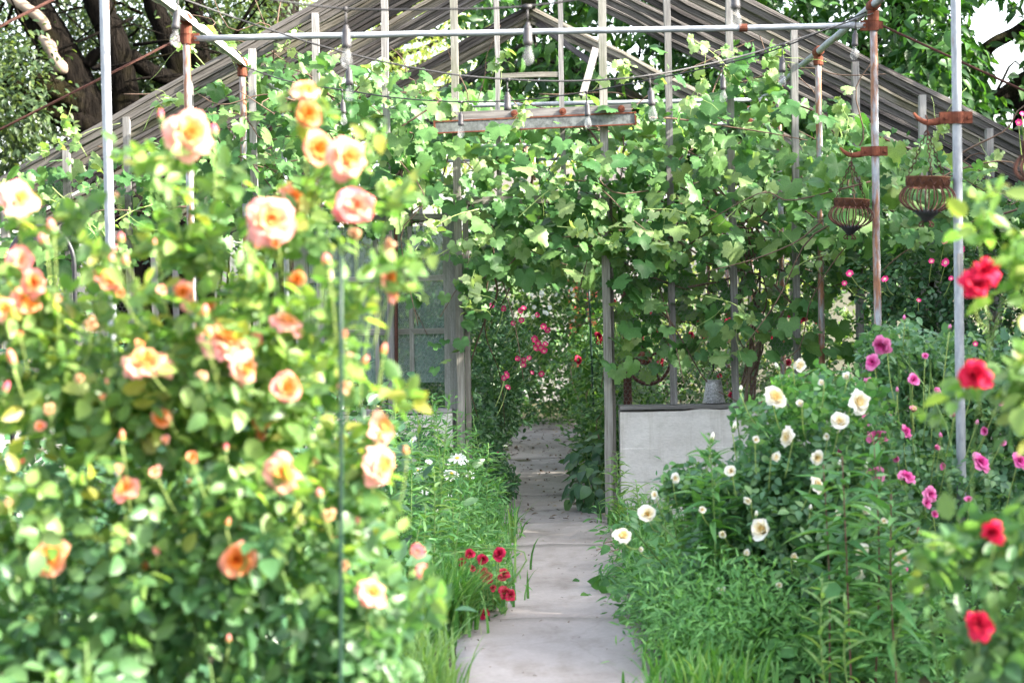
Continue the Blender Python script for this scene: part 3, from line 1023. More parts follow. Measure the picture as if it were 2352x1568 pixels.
for k, y in enumerate(ROWY):
    for s in (-1, 1):
        x = s * PXO
        po = pipe('post', (x + rng.normal(0, .006), y, -.1), (x, y, PZ - .01), .0205, M['galv_rusty'] if ((s > 0 and k != 1) or k in (2, 3)) else M['galv'], pf)
        # tee fitting on top
        MB().lathe([(.022, -.055), (.030, -.055), (.032, -.05), (.031, .0), (.024, .005)], (x, y, PZ - .02), 14).build('tee_fitting', M['rust'], po)
        mt = MB().lathe([(.022, -.06), (.031, -.06), (.033, -.05), (.033, .05), (.031, .06), (.022, .06)], (x, y, PZ + .012), 14, [[1, 0, 0], [0, 0, 1], [0, -1, 0]])
        mt.build('tee_collar', M['rust'], po, True)
        if k != 3:
            # clamp for the cross pipe and the tie rod to the eave
            cl = MB()
            cl.lathe([(.022, -.03), (.029, -.03), (.029, .03), (.022, .03)], (x, y, CZ), 14)
            cl.box((x - s * .045, y, CZ), (.05, .012, .056))
            cl.box((x + s * .036, y, CZ), (.03, .012, .04))
            cl.tube([(x - s * .05, y - .018, CZ), (x - s * .05, y + .018, CZ)], .008, 8)
            cl.build('clamp', M['rust'], po)
            e = np.array([s * (EAVE if k > 2 else 3.6), y, rafter_z(EAVE) - .02])
            tube_obj('tie_rod', [(x + s * .04, y, CZ), tuple(e)], .007, M['rust_dark'], pf, 6)
    if k != 3:
        pipe('cross_pipe', (-PXO + .045, y, CZ), (PXO - .045, y, CZ), .0165, M['galv'], pf)
    if k == 2:
        MB().lathe([(.017, -.022), (.022, -.022), (.022, .022), (.017, .022)], (P(1707, 65, y)[0], y, CZ), 14, [[0, 0, 1], [0, 1, 0], [-1, 0, 0]]).build('coupling', M['rust'], pf)
for s in (-1, 1):
    pipe('purlin_pipe', (s * PXO, ROWY[0] - .6, PZ + .012), (s * PXO, ROWY[-1] + .4, PZ + .012), .0205, M['galv'], pf)
# eave pipes that the outer tie rods of the open bays are fixed to
for s in (-1, 1):
    pipe('eave_pipe', (s * 3.62, ROWY[0] - .6, rafter_z(EAVE) - .03), (s * 3.62, 12.9, rafter_z(EAVE) - .03), .018, M['galv'], pf)
    for y in ROWY[:3]:
        pipe('eave_post', (s * 3.62, y, -.1), (s * 3.62, y, rafter_z(EAVE) - .05), .018, M['galv_rusty'], pf)

# torn strip of white plastic film left on the left purlin
V, Fs = [], []
n = 46
for i in range(n):
    t = i / (n - 1)
    y = ROWY[2] - 1.0 + t * (ROWY[3] - ROWY[2] + 1.35)
    x0 = -PXO; z0 = PZ + .012
    for j, a in enumerate(np.radians([-150, -95, -45, 5, 50, 90])):
        rr = .026 + .010 * math.sin(i * .9 + j) + (.02 + .018 * math.sin(i * .55) if j == 0 else 0)
        V.append((x0 + rr * math.cos(a + math.pi / 2 + .4), y, z0 + rr * math.sin(a + math.pi / 2 + .4) * 1.1))
for i in range(n - 1):
    for j in range(5):
        Fs.append((i * 6 + j, (i + 1) * 6 + j, (i + 1) * 6 + j + 1, i * 6 + j + 1))
fo = link('plastic_film', new_mesh('plastic_film', V, Fs, True), M['film'])
sm = fo.modifiers.new('thick', 'SOLIDIFY'); sm.thickness = .003
tag(fo, 'torn white plastic film wrapped along the upper left pipe', 'film')

# iron brackets with a curled horn that carry the hanging baskets
def hook_bracket(y, parent):
    x, z = PXO, 2.21
    mb = MB()
    mb.lathe([(.021, -.026), (.028, -.026), (.029, 0), (.028, .026), (.021, .026)], (x, y, z), 16)
    for o in (-.006, .006):
        mb.box((x + .046, y + o * 1.6, z), (.04, .006, .05))
        mb.box((x - .050, y + o * 1.6, z), (.05, .006, .05))
    for xx in (x + .05, x - .05):
        mb.tube([(xx, y - .024, z), (xx, y + .024, z)], .009, 6)
    br = mb.build('hook_bracket', M['rust'], parent)
    pts = [(x - .045, y, z - .004), (x - .09, y, z - .016), (x - .13, y, z - .018), (x - .165, y, z - .002), (x - .188, y, z + .024)]
    pp = spline(pts, 12)
    V, Fs = tube(pp, [.018, .016, .013, .010, .005], 8)
    V[:, 1] = y + (V[:, 1] - y) * .5
    link('horn', new_mesh('horn', V, Fs, True), M['rust'], br)


post_of = [o for o in pf.children if o.name.startswith('post')]
for k in (0, 1, 2):
    p = min(post_of, key=lambda o: (o.matrix_basis.translation - Vector((PXO, ROWY[k], -.1))).length)
    hook_bracket(ROWY[k], p)


def chain(a, b, link_len=.026, r=.0022):
    a, b = np.array(a), np.array(b)
    L = np.linalg.norm(b - a); n = max(3, int(L / (link_len * .78)))
    mb = MB()
    d = (b - a) / L
    s1 = unit(np.cross(d, [0.3, 1, 0.1])); s2 = np.cross(d, s1)
    for i in range(n):
        c = a + (b - a) * (i + .5) / n
        s = s1 if i % 2 else s2
        ring = []
        for t in np.linspace(0, 2 * math.pi, 9)[:-1]:
            ring.append(c + d * math.cos(t) * link_len / 2 + s * math.sin(t) * link_len * .28)
        ring.append(ring[0]); ring.append(ring[1])
        mb.tube(np.array(ring), r, 4, cap=False)
    return mb


def basket(y, tilt, label):
    x, zr = PXO - .128, 1.952
    root = empty('hanging_basket', (x, y, zr - .16), label, 'hanging basket', 'rusty iron baskets hanging from the right-hand posts')
    Rt = np.array(Matrix.Rotation(tilt, 3, 'Y'))
    c = np.array([x, y, zr])
    def loc(p): return Rt @ np.array(p, float) + c
    hookp = np.array([PXO - .13, y, 2.19])
    # pierced band
    nb = 40
    V, Fs = [], []
    prof = [(.090, -.044), (.093, -.044), (.093, -.002), (.098, 0), (.098, .004), (.090, .004)]
    mb = MB().lathe(prof + [prof[0]], (0, 0, 0), nb)
    mb.V = [tuple(loc(v)) for v in mb.V]
    band = mb.build('band', M['band'], root, True)
    # raised scroll ornament on the band
    orn = MB()
    for q in range(12):
        a0 = q * math.pi / 6
        pts = []
        for t in np.linspace(0, 1, 9):
            a = a0 + (t - .5) * .36; zz = -.02 + .013 * math.sin(t * 2 * math.pi)
            pts.append(loc((.0945 * math.cos(a), .0945 * math.sin(a), zz)))
        orn.tube(pts, .0026, 4)
    orn.build('ornament', M['rust_dark'], band)
    # ribs bulging below the band
    for q in range(20):
        a = 2 * math.pi * q / 20 + .06
        pr = [(.091, -.040), (.106, -.052), (.119, -.078), (.116, -.102), (.092, -.126), (.060, -.142), (.036, -.148)]
        tube_obj('rib', spline([loc((r * math.cos(a), r * math.sin(a), z)) for r, z in pr], 14), .0034, M['rib'], root, 5)
    cup = MB().lathe([(.046, -.140), (.052, -.148), (.044, -.160), (.034, -.168), (.026, -.176), (.022, -.184), (.012, -.192), (.002, -.194)], (0, 0, 0), 20)
    for q in range(14):
        a = 2 * math.pi * q / 14
        cup.tube([(.042 * math.cos(a), .042 * math.sin(a), -.150), (.056 * math.cos(a), .056 * math.sin(a), -.143), (.062 * math.cos(a), .062 * math.sin(a), -.152)], [.007, .006, .002], 5)
    cup.V = [tuple(loc(v)) for v in cup.V]
    cup.build('base_cup', M['black_iron'], root, True)
    fin = MB()
    for q in range(4):
        a = math.pi / 2 * q + .3
        pts = [(.004, -.186), (.020, -.190), (.032, -.198), (.034, -.208), (.026, -.212), (.020, -.206)]
        fin.tube(spline([(r * math.cos(a), r * math.sin(a), z) for r, z in pts], 12), .0035, 5)
    fin.V = [tuple(loc(v)) for v in fin.V]
    fin.build('scroll_finial', M['rust_dark'], root, True)
    for q in range(3):
        a = 2 * math.pi * q / 3 + .5
        ch = chain(loc((.092 * math.cos(a), .092 * math.sin(a), .003)), hookp + [0, 0, -.035])
        ch.build('chain', M['rust_dark'], root, True)
    wh = MB().tube(spline([hookp + [0, 0, -.045], hookp + [.004, 0, -.01], hookp + [0, -.012, .02], hookp + [-.006, 0, .034], hookp + [0, .012, .02]], 12), .0022, 5)
    wh.build('wire_hook', M['rust_dark'], root, True)


basket(ROWY[0], .03, 'nearest rusty iron basket, cut off by the right picture edge')
basket(ROWY[1], .045, 'larger rusty iron hanging basket on the rightmost pipe post')
basket(ROWY[2], .07, 'smaller rusty iron hanging basket on the farther right pipe post')

# piece of split wood tied to the right front post
sp = bar('wood_splint', P(2203, 582, ROWY[1] - .03), P(2205, 640, ROWY[1] - .03), .022, .02, M['mullion'], None)
tag(sp, 'small grey wood splint fixed to the rightmost pipe post', 'wood')

# ================================================================== STRING LIGHTS
bulb_prof = [(.0115, 0), (.0125, -.008), (.016, -.022), (.0205, -.036), (.022, -.048), (.020, -.060), (.013, -.069), (.004, -.0725), (.0005, -.073)]
sock_prof = [(.0005, .034), (.006, .033), (.008, .030), (.0085, .022), (.0135, .018), (.0155, .010), (.0155, -.030), (.0175, -.032), (.0175, -.048), (.014, -.050), (.0005, -.050)]


def lamp_meshes():
    s = MB().lathe(sock_prof, n=14)
    s.tube([(0, 0, .03), (0, 0, .085)], .0035, 6)
    s.box((0, 0, .09), (.03, .011, .014))
    me_s = new_mesh('socket', s.V, s.F, True); me_s.materials.append(M['socket'])
    b = MB().lathe(bulb_prof, (0, 0, -.049), 18)
    me_b = new_mesh('bulb', b.V, b.F, True); me_b.materials.append(M['bulb'])
    f = MB().tube(spline([(-.004, 0, -.05), (-.005, 0, -.085), (0, .002, -.098), (.005, 0, -.085), (.004, 0, -.05)], 12), .0006, 4)
    me_f = new_mesh('filament', f.V, f.F, True); me_f.materials.append(M['wire'])
    return me_s, me_b, me_f


LAMP = lamp_meshes()


def strand(label, ctrl, lamps, r=.0042):
    """ctrl: (px, py, depth) along the cord; lamps: (px along the cord, has_bulb)"""
    pts = spline([P(*c) for c in ctrl], 16 * len(ctrl))
    root = empty('string_light', pts[0], label, 'string light', 'strands of festoon bulbs')
    tube_obj('cord', pts, r, M['black'], root, 6)
    x, y, z = proj(pts)
    for (px, hb, *tl) in lamps:
        i = int(np.argmin(np.abs(x - px)))
        Mt = Matrix.Translation(Vector(pts[i]) + Vector((0, 0, -.092))) @ Matrix.Rotation(rng.uniform(0, 6), 4, 'Z') @ Matrix.Rotation(rng.normal(0, .05), 4, 'X')
        so = link('lamp_socket', LAMP[0], None, root, Mt)
        if hb:
            link('bulb', LAMP[1], None, so, Mt)
            link('filament', LAMP[2], None, so, Mt)


strand('near festoon strand across the top edge with the largest clear bulbs', [(-60, -130, 6.9), (380, -40, 7.0), (600, -4, 7.1), (790, 20, 7.2), (1000, 22, 7.2), (1216, 14, 7.25), (1450, -22, 7.3), (1690, -68, 7.35), (2100, -170, 7.5)], [(790, 1), (1216, 1), (1690, 1)])
strand('festoon strand sagging under the cross pipe from upper left to upper right', [(395, -18, 8.5), (425, 0, 8.6), (600, 62, 8.8), (795, 122, 8.9), (1000, 165, 9.0), (1160, 182, 9.1), (1330, 186, 9.2), (1500, 172, 9.3), (1700, 130, 9.7), (1850, 84, 10.3), (2008, 30, ROWY[2] - .02)], [(405, 1), (798, 1), (1163, 0), (1500, 1), (1800, 1), (1965, 1)])
strand('farthest festoon strand hanging in front of the door track', [(556, 152, ROWY[3] - .05), (660, 186, 12.4), (787, 207, 12.1), (920, 226, 11.9), (1058, 234, 11.8), (1200, 230, 11.7), (1348, 211, 11.6), (1500, 182, 11.4), (1660, 148, 11.2), (1800, 108, 11.0), (1990, 28, ROWY[2] + .06)], [(787, 1), (1058, 1), (1348, 1), (1658, 1)])
strand('thin festoon strand deep inside the greenhouse', [(1030, 372, 17.0), (1150, 380, 17.0), (1235, 386, 17.0), (1300, 382, 17.0), (1420, 362, 17.0)], [(1240, 1), (1262, 1)])

# wind chime hanging inside above the doorway
wc_c = P(1215, 326, 15.6)
wc = empty('wind_chime', wc_c, 'copper tube wind chime hanging in the greenhouse above the doorway', 'wind chime')
MB().lathe([(.001, .012), (.05, .012), (.055, .004), (.055, -.006), (.001, -.006)], wc_c, 18).build('top_disc', M['copper'], wc, True)
tube_obj('cord', [wc_c + [0, 0, .01], [wc_c[0], wc_c[1], CZ]], .002, M['wire'], wc, 5)
for q, ln in enumerate((.26, .30, .22, .28, .24, .32)):
    a = q * math.pi / 3
    p = wc_c + np.array([.040 * math.cos(a), .040 * math.sin(a), -.04])
    tube_obj('chime_tube', [p, p + [0, 0, -ln]], .0095, M['copper'], wc, 10)
    tube_obj('thread', [p + [0, 0, .04], p], .0012, M['wire'], wc, 4)

# rusty hand wheel and gear post behind the knee wall
wy = 14.3
w_c = P(1470, 800, wy)
hw = empty('vent_crank', (P(1445, 900, wy)[0], wy, 0), 'rusty iron hand wheel on a post behind the right knee wall', 'crank')
pipe('post', (P(1443, 900, wy)[0], wy, -.05), (P(1436, 670, wy)[0], wy, P(1436, 668, wy)[2]), .030, M['rust_dark'], hw)
wc2 = P(1490, 822, wy - .12)
ring = [wc2 + np.array([.162 * math.cos(t), .05 * math.cos(t), .185 * math.sin(t)]) for t in np.linspace(0, 2 * math.pi, 33)]
tube_obj('wheel_rim', ring + [ring[1]], .013, M['rust_dark'], hw, 8, cap=False)
for q in range(4):
    t = q * math.pi / 2 + .5
    tube_obj('spoke', [wc2, wc2 + np.array([.16 * math.cos(t), .05 * math.cos(t), .183 * math.sin(t)])], .009, M['rust_dark'], hw, 6)
MB().lathe([(.001, -.08), (.03, -.08), (.034, -.03), (.05, -.02), (.055, .05), (.04, .09), (.001, .09)], wc2 + [-.02, .06, 0], 14, [[1, 0, 0], [0, 0, 1], [0, -1, 0]]).build('gear_housing', M['rust'], hw, True)
MB().box(P(1452, 838, wy), (.12, .10, .10)).build('bracket', M['rust_dark'], hw)

# galvanised pail standing on the sill, hung from a rod
pc = P(1640, 930, 13.08); pc[2] = .74
pl = empty('metal_pail', pc, 'small hammered grey metal pail upside down on the wall ledge', 'pail')
MB().lathe([(.001, .148), (.046, .148), (.050, .144), (.052, .136), (.073, .006), (.078, .004), (.078, -.001), (.073, 0), (.070, .01), (.001, .14)], pc, 22).build('body', M['pail'], pl, True)
tube_obj('bail', spline([pc + np.array(v) for v in ((-.05, 0, .14), (-.03, 0, .19), (0, 0, .21), (.03, 0, .19), (.05, 0, .14))], 14), .003, M['wire'], pl, 5)
tube_obj('rod', [pc + [0, 0, .205], pc + [-.012, 0, .45]], .006, M['black_iron'], pl, 6)

# black arched hoop behind the apricot rose
hc = P(95, 610, 9.6)
ho = empty('garden_hoop', (hc[0], 9.6, 0), 'black iron arched hoop at the left edge behind the apricot rose', 'hoop')
arc = [hc + np.array([.16 * math.cos(t), 0, .19 * math.sin(t)]) for t in np.linspace(0, math.pi, 18)]
arc = [np.array([hc[0] + .16, 9.6, 0])] + arc + [np.array([hc[0] - .16, 9.6, 0])]
tube_obj('bar', arc, .011, M['black_iron'], ho, 8)

# green garden stakes
def stake(p0, p1, label, r=.0048):
    V, Fs = tube(np.linspace(p0, p1, 9) + rng.normal(0, .001, (9, 3)), r, 8)
    tag(link('garden_stake', new_mesh('garden_stake', V, Fs, True), M['stake']), label, 'stake')


s_top, s_bot = P(784, 585, 4.25), P(782, 1440, 4.25)
s_bot = s_bot + (s_bot - s_top) / (s_top[2] - s_bot[2]) * (s_bot[2] + .02)
stake(s_bot, s_top, 'tall dark green stake standing in the apricot rose bush')
a, b = P(1352, 640, 16.5), P(1362, 900, 16.5); b = b + (b - a) / (a[2] - b[2]) * b[2]
stake(b, a, 'thin green stake inside the greenhouse doorway', .009)

# red and white shed far behind the greenhouse
sx, sy = P(1320, 600, 27)[0], 27.0
shed = empty('garden_shed', (sx, sy, 0), 'far red and white boarded shed glimpsed over the doorway', 'shed')
for k in range(12):
    x = sx - 1.2 + .2 * k
    MB().box((x, sy, 1.25), (.19, .03, 2.5)).build('board', M['red_paint'] if k in (6, 7) else M['white_paint'], shed)
MB().add([(sx - 1.35, sy - .15, 2.4), (sx + 1.25, sy - .15, 2.4), (sx + 1.25, sy + 1.0, 3.2), (sx - 1.35, sy + 1.0, 3.2), (sx - 1.35, sy + .15, 2.36), (sx + 1.25, sy + .15, 2.36)], [(0, 1, 2, 3), (1, 0, 4, 5)]).build('roof', M['rafter'], shed)

# ================================================================== FLOWERS
def bloom_mesh(name, mat, n, openness, seed, R=1.0, nu=5, nv=4, ruffle=.06, wid=(.30, .72), cupness=.55):
    """double rose: n petals in a spiral, axis +Z, outer radius about R; green calyx below"""
    g = np.random.default_rng(seed)
    V, Fs, T = [], [], []
    for i in range(n):
        t = i / max(1, n - 1)
        a = i * 2.39996 + g.normal(0, .15)
        phi = .10 + openness * t ** .8 * g.uniform(.72, 1.16)
        Lp = (.46 + .54 * t ** .7) * g.uniform(.82, 1.18) * R
        W = (wid[0] + (wid[1] - wid[0]) * t) * R * g.uniform(.9, 1.1)
        b = .03 + .10 * t
        base = len(V)
        r, z = b * R, -.10 * t * R
        ca, sa = math.cos(a), math.sin(a)
        for j in range(nv + 1):
            v = j / nv
            ph = phi * (.35 + .95 * v) + (.35 * t * max(0, v - .6))
            if j:
                r += math.sin(ph) * Lp / nv
                z += math.cos(ph) * Lp / nv
            w = W * math.sin(math.pi * (.14 + .66 * v)) ** .8 * (1 if v < .99 else .82)
            for q in range(nu):
                u = -1 + 2 * q / (nu - 1)
                rr = r - cupness * (1 - .75 * t) * u * u * w + .02 * g.normal() * R * v
                zz = z + .10 * u * u * w * (1 - t) + ruffle * R * v * math.sin(3.1 * u + i * 1.7) * (.4 + t) - .10 * R * (v > .99) * u * u
                x, y = rr, u * w
                V.append((x * ca - y * sa, x * sa + y * ca, zz))
                T.append(min(1, max(0, t * .72 + .28 * v)))
        for j in range(nv):
            for q in range(nu - 1):
                k = base + j * nu + q
                Fs.append((k, k + 1, k + nu + 1, k + nu))
    npet = len(Fs)
    mb = MB().lathe([(.04 * R, -.42 * R), (.10 * R, -.30 * R), (.14 * R, -.18 * R), (.10 * R, -.05 * R)], n=8)
    for k in range(5):
        a = k * 2 * math.pi / 5
        c, s = math.cos(a), math.sin(a)
        mb.add([(.10 * R * c - .06 * R * s, .10 * R * s + .06 * R * c, -.16 * R), (.10 * R * c + .06 * R * s, .10 * R * s - .06 * R * c, -.16 * R), (.42 * R * c, .42 * R * s, -.24 * R)], [(0, 1, 2)])
    off = len(V)
    V += mb.V; T += [0] * len(mb.V)
    Fs += [tuple(i + off for i in f) for f in mb.F]
    me = new_mesh(name, V, Fs, True, T)
    me.materials.append(M[mat]); me.materials.append(M['calyx'])
    me.polygons.foreach_set('material_index', np.array([0] * npet + [1] * (len(Fs) - npet), np.int32))
    return me


def single_mesh(name, mat, n, seed, width, cup=.25, disc=None, rows=1):
    """open flower of n flat petals, radius 1, axis +Z"""
    g = np.random.default_rng(seed)
    V, Fs, T, mi = [], [], [], []
    for rw in range(rows):
        for i in range(n):
            a = 2 * math.pi * (i + .5 * rw) / n + g.normal(0, .06)
            L = g.uniform(.85, 1.05) * (1 - .25 * rw); dr = g.normal(0, .08) + .25 * rw
            b = len(V)
            ca, sa = math.cos(a), math.sin(a)
            for j in range(4):
                v = j / 3
                w = width * (.35 + .75 * math.sin(math.pi * (.1 + .62 * v)))
                if j == 3: w *= .72
                for u in (-1, 0, 1):
                    x = .06 + v * L; y = u * w; z = (cup + dr) * v * v * (1 if v < .9 else .8) + .07 * u * u
                    V.append((x * ca - y * sa, x * sa + y * ca, z)); T.append(v)
            for j in range(3):
                for q in range(2):
                    k = b + j * 3 + q
                    Fs.append((k, k + 1, k + 4, k + 3)); mi.append(0)
    mb = MB().lathe([(.26, -.01), (.25, .06), (.18, .12), (.08, .14), (.001, .145)] if disc else [(.14, 0), (.10, .10), (.001, .12)], n=10)
    mb.lathe([(.05, -.35), (.12, -.12), (.2, -.02)], n=7)
    nd = len(mb.F)
    off = len(V)
    V += mb.V; T += [0] * len(mb.V); Fs += [tuple(i + off for i in f) for f in mb.F]
    nl = 4 * 10 if disc else 2 * 10
    mi += [1] * nl + [2] * (nd - nl)
    me = new_mesh(name, V, Fs, True, T)
    for m in (mat, 'yellow', 'calyx'): me.materials.append(M[m])
    me.polygons.foreach_set('material_index', np.array(mi, np.int32))
    return me


def bud_mesh(name, mat):
    mb = MB().lathe([(.02, 0), (.26, .06), (.34, .28), (.33, .5)], n=9)
    n0 = len(mb.F)
    mb.lathe([(.31, .42), (.34, .62), (.28, .95), (.15, 1.2), (.02, 1.32)], n=9)
    for k in range(5):
        a = k * 1.2566
        c, s = math.cos(a), math.sin(a)
        mb.add([(.33 * c - .14 * s, .33 * s + .14 * c, .4), (.33 * c + .14 * s, .33 * s - .14 * c, .4), (.36 * c, .36 * s, .95)], [(0, 1, 2)])
    T = [min(1, v[2]) for v in mb.V]
    me = new_mesh(name, mb.V, mb.F, True, T)
    me.materials.append(M[mat]); me.materials.append(M['calyx'])
    mi = [1] * n0 + [0] * 36 + [1] * 5
    me.polygons.foreach_set('material_index', np.array(mi, np.int32))
    return me


BLOOM = {
    'orange': [bloom_mesh('rose_bloom', 'p_orange', 34, 1.25, s, wid=(.26, .62)) for s in (1, 2)],
    'peach': [bloom_mesh('rose_bloom', 'p_peach', 46, 1.45, s, wid=(.24, .60), ruffle=.08) for s in (3, 4, 5)],
    'coral': [bloom_mesh('rose_bloom', 'p_pinkor', 34, 1.5, s, ruffle=.1) for s in (6, 7)],
    'cream': [bloom_mesh('rose_bloom', 'p_cream', 20, 1.30, s, wid=(.30, .62), ruffle=.10) for s in (8, 9, 10)],
    'magenta': [bloom_mesh('rose_bloom', 'p_magenta', 34, 1.25, s, wid=(.26, .58), ruffle=.08) for s in (11, 12)],
    'red': [bloom_mesh('rose_bloom', 'p_red', 13, 1.6, s, wid=(.28, .60), ruffle=.24) for s in (13, 14)],
    'crimson': [bloom_mesh('rose_bloom', 'p_crimson', 12, 1.5, s, wid=(.32, .75), ruffle=.1, nv=3) for s in (15, 16)],
    'orange_cup': [bloom_mesh('rose_bloom', 'p_orange', 20, .75, s, wid=(.28, .55)) for s in (31, 32)],
    'peach_cup': [bloom_mesh('rose_bloom', 'p_peach', 20, .85, s, wid=(.28, .60)) for s in (33,)],
    'cream_cup': [bloom_mesh('rose_bloom', 'p_cream', 15, .65, s, wid=(.34, .62)) for s in (34, 35)],
    'magenta_cup': [bloom_mesh('rose_bloom', 'p_magenta', 20, .7, s, wid=(.30, .58)) for s in (36,)],
    'spent': [bloom_mesh('rose_bloom', 'p_spent', 16, 1.9, s, wid=(.25, .5), ruffle=.25) for s in (37, 38)],
    'hotpink': [single_mesh('rose_bloom', 'p_hotpink', 6, s, .42, .3) for s in (17, 18)],
    'daisy': [single_mesh('daisy_bloom', 'p_white', 17, s, .13, -.08, True) for s in (19, 20)],
    'white': [single_mesh('white_bloom', 'p_white', 5, s, .42, .25) for s in (21,)],
}
BUD = {k: bud_mesh('bud', m) for k, m in (('orange', 'p_orange'), ('coral', 'p_pinkor'), ('cream', 'p_cream'), ('magenta', 'p_magenta'), ('red', 'p_red'), ('green', 'p_cream'))}


def axis_matrix(pos, axis, size, spin=None):
    q = Vector(axis).to_track_quat('Z', 'Y').to_matrix().to_4x4()
    spin = rng.uniform(0, 6.28) if spin is None else spin
    return Matrix.Translation(Vector([float(x) for x in pos])) @ q @ Matrix.Rotation(spin, 4, 'Z') @ Matrix.Diagonal((float(size) * rng.uniform(.86, 1.12), float(size) * rng.uniform(.86, 1.12), float(size) * rng.uniform(.9, 1.2), 1))


def put_bloom(parent, kind, pos, r, axis, name='rose_bloom'):
    return link(name, random.choice(BLOOM[kind]), None, parent, axis_matrix(pos, axis, r))


def put_bud(parent, kind, pos, r, axis):
    return link('bud', BUD[kind], None, parent, axis_matrix(pos, axis, r * 1.6))


def face_cam(pos, side=0.35, up=0.35):
    d = unit(CAM - np.array(pos))
    return unit(d + np.array([rng.normal(0.12, side), 0, rng.normal(.25, up * .8)]))


def cane_path(base, tip, bow=.15, n=10):
    base, tip = np.array(base, float), np.array(tip, float)
    mid = base * .45 + tip * .55 + np.array([rng.normal(0, bow), rng.normal(0, bow), .12])
    return spline([base, mid, tip], n)


def rose_bush(label, name, base, ells, nleaf, size, lmat, blooms, canes=10, parts=300, sprigs=(), nl=5, young=None, young_sun_frac=0.0, cane_mat='stem', cane_r=.006, clump=None, spread=.1, shell=.45, filt=None):
    """ells: foliage masses; blooms: (kind, px, py, depth, r_px, axis or None); sprigs: (px, py, depth) bare shoot ends with a few leaves"""
    root = empty(name, base, label, 'rose bush')
    pos, out = blob_points(ells, nleaf, shell, clump, spread)
    pos = pos[pos[:, 2] > .02] if True else pos
    out = out[:len(pos)] if len(out) != len(pos) else out
    if filt is not None:
        k = filt(pos); pos, out = pos[k], out[k]
    Ms = compound(pos, out, np.full(len(pos), size) * rng.uniform(.8, 1.15, len(pos)), nl)
    sprig_M = []
    for s in sprigs:
        tip = P(*s)
        b0 = np.array([base[0] + (tip[0] - base[0]) * .75, base[1] + .12, max(.3, tip[2] - .45)])
        pts = cane_path(b0, tip, .04, 14)
        tube_obj('cane', pts, [cane_r, cane_r * .45], M[cane_mat], root, 6)
        q = pts[7:]
        q = q[rng.integers(0, len(q), 5)] + jit(5, .010)
        sprig_M.append(compound(q, unit(jit(5, 1) + [0, -.3, .3]), np.full(5, size * .95), nl))
    if sprig_M: Ms = np.concatenate([Ms] + sprig_M)
    if young is not None and young_sun_frac > 0:
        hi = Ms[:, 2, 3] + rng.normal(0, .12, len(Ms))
        thr = np.quantile(hi, 1 - young_sun_frac)
        yo = hi > thr  # topmost leaves take the young material; on apricot and scarlet it paints in sunlight
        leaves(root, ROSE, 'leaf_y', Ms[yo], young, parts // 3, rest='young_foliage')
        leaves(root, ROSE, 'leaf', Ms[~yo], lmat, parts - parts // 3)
    else:
        leaves(root, ROSE, 'leaf', Ms, lmat, parts)
    for k in range(canes):
        e = ells[rng.integers(0, len(ells))]
        tip = np.array(e[0]) + unit(rng.normal(size=3)) * np.array(e[1]) * .8
        if tip[2] < .15: tip[2] = .3
        if abs(tip[0] - .05) < .42 and abs(base[0]) > .3 and tip[1] > 13: continue
        b0 = np.array(base) + np.array([rng.normal(0, .06), rng.normal(0, .06), -.03])
        if math.hypot(tip[0] - b0[0], tip[1] - b0[1]) > 1.3: b0[:2] = tip[:2] + rng.normal(0, .25, 2)
        if abs(b0[0] - .05) < .45 and b0[1] > 12.5: continue
        tube_obj('cane', cane_path(b0, tip), [cane_r * 1.4, cane_r * .5], M[cane_mat], root, 6)
    for bl in blooms:
        kind, px, py, Y, rp = bl[:5]
        pos_ = P(px, py, Y)
        r = rp * Y / F * rng.uniform(.92, 1.08) * (1.0 if not kind.startswith('bud') else 1)
        ax = bl[5] if len(bl) > 5 and bl[5] is not None else face_cam(pos_)
        if kind.startswith('bud'):
            put_bud(root, kind[4:], pos_, r, unit(np.array([rng.normal(0, .3), -.1, 1.0])))
        else:
            put_bloom(root, kind, pos_, r, ax)
        e = np.array(ells[int(np.argmin([np.linalg.norm((np.array(q[0]) - pos_)) for q in ells]))][0])
        st = pos_ - np.array(ax if not kind.startswith('bud') else [0, 0, 1]) * r * .3
        dn = st + (e - st) * .25 + np.array([0, .05, -.10])
        tube_obj('stem', spline([st, st * .5 + dn * .5 + np.array([0, .02, -.02]), dn], 6), cane_r * .6, M['stem_pale'], root, 5)
    return root


# ================================================================== APRICOT ROSE (near left, out of focus)
def PY(px, py, Y, rx, ry_px, dy):
    """ellipsoid from its picture centre, depth and picture radii"""
    g = 1.06 if Y > 6 else 1.0
    return (P(px, py, Y), (rx * g * Y / F, dy, ry_px * g * Y / F))


LY = 4.55
ell = [
    (*PY(300, 1250, LY, 400, 400, .34), 3.2), (*PY(600, 1200, LY - .05, 230, 390, .26), 2.0),
    (*PY(240, 880, LY + .1, 340, 200, .30), 1.8), (*PY(560, 830, LY, 240, 250, .24), 1.7),
    (*PY(680, 520, LY + .05, 120, 120, .14), 0.30), (*PY(800, 1400, LY - .05, 150, 190, .2), .85),
    (*PY(440, 570, LY, 120, 80, .15), 0.22), (*PY(790, 820, LY - .1, 40, 200, .10), 0.16), (*PY(60, 720, LY, 140, 90, .18), 0.4),
    (*PY(820, 1120, LY - .1, 60, 140, .12), 0.3),
    (*PY(330, 1640, LY - .1, 460, 180, .3), 1.3), (*PY(780, 1640, LY - .1, 190, 160, .25), .8),
    (*PY(100, 1500, LY - .2, 500, 260, .3), 1.0), (*PY(-250, 1200, LY + .1, 300, 500, .4), 1.2),
]
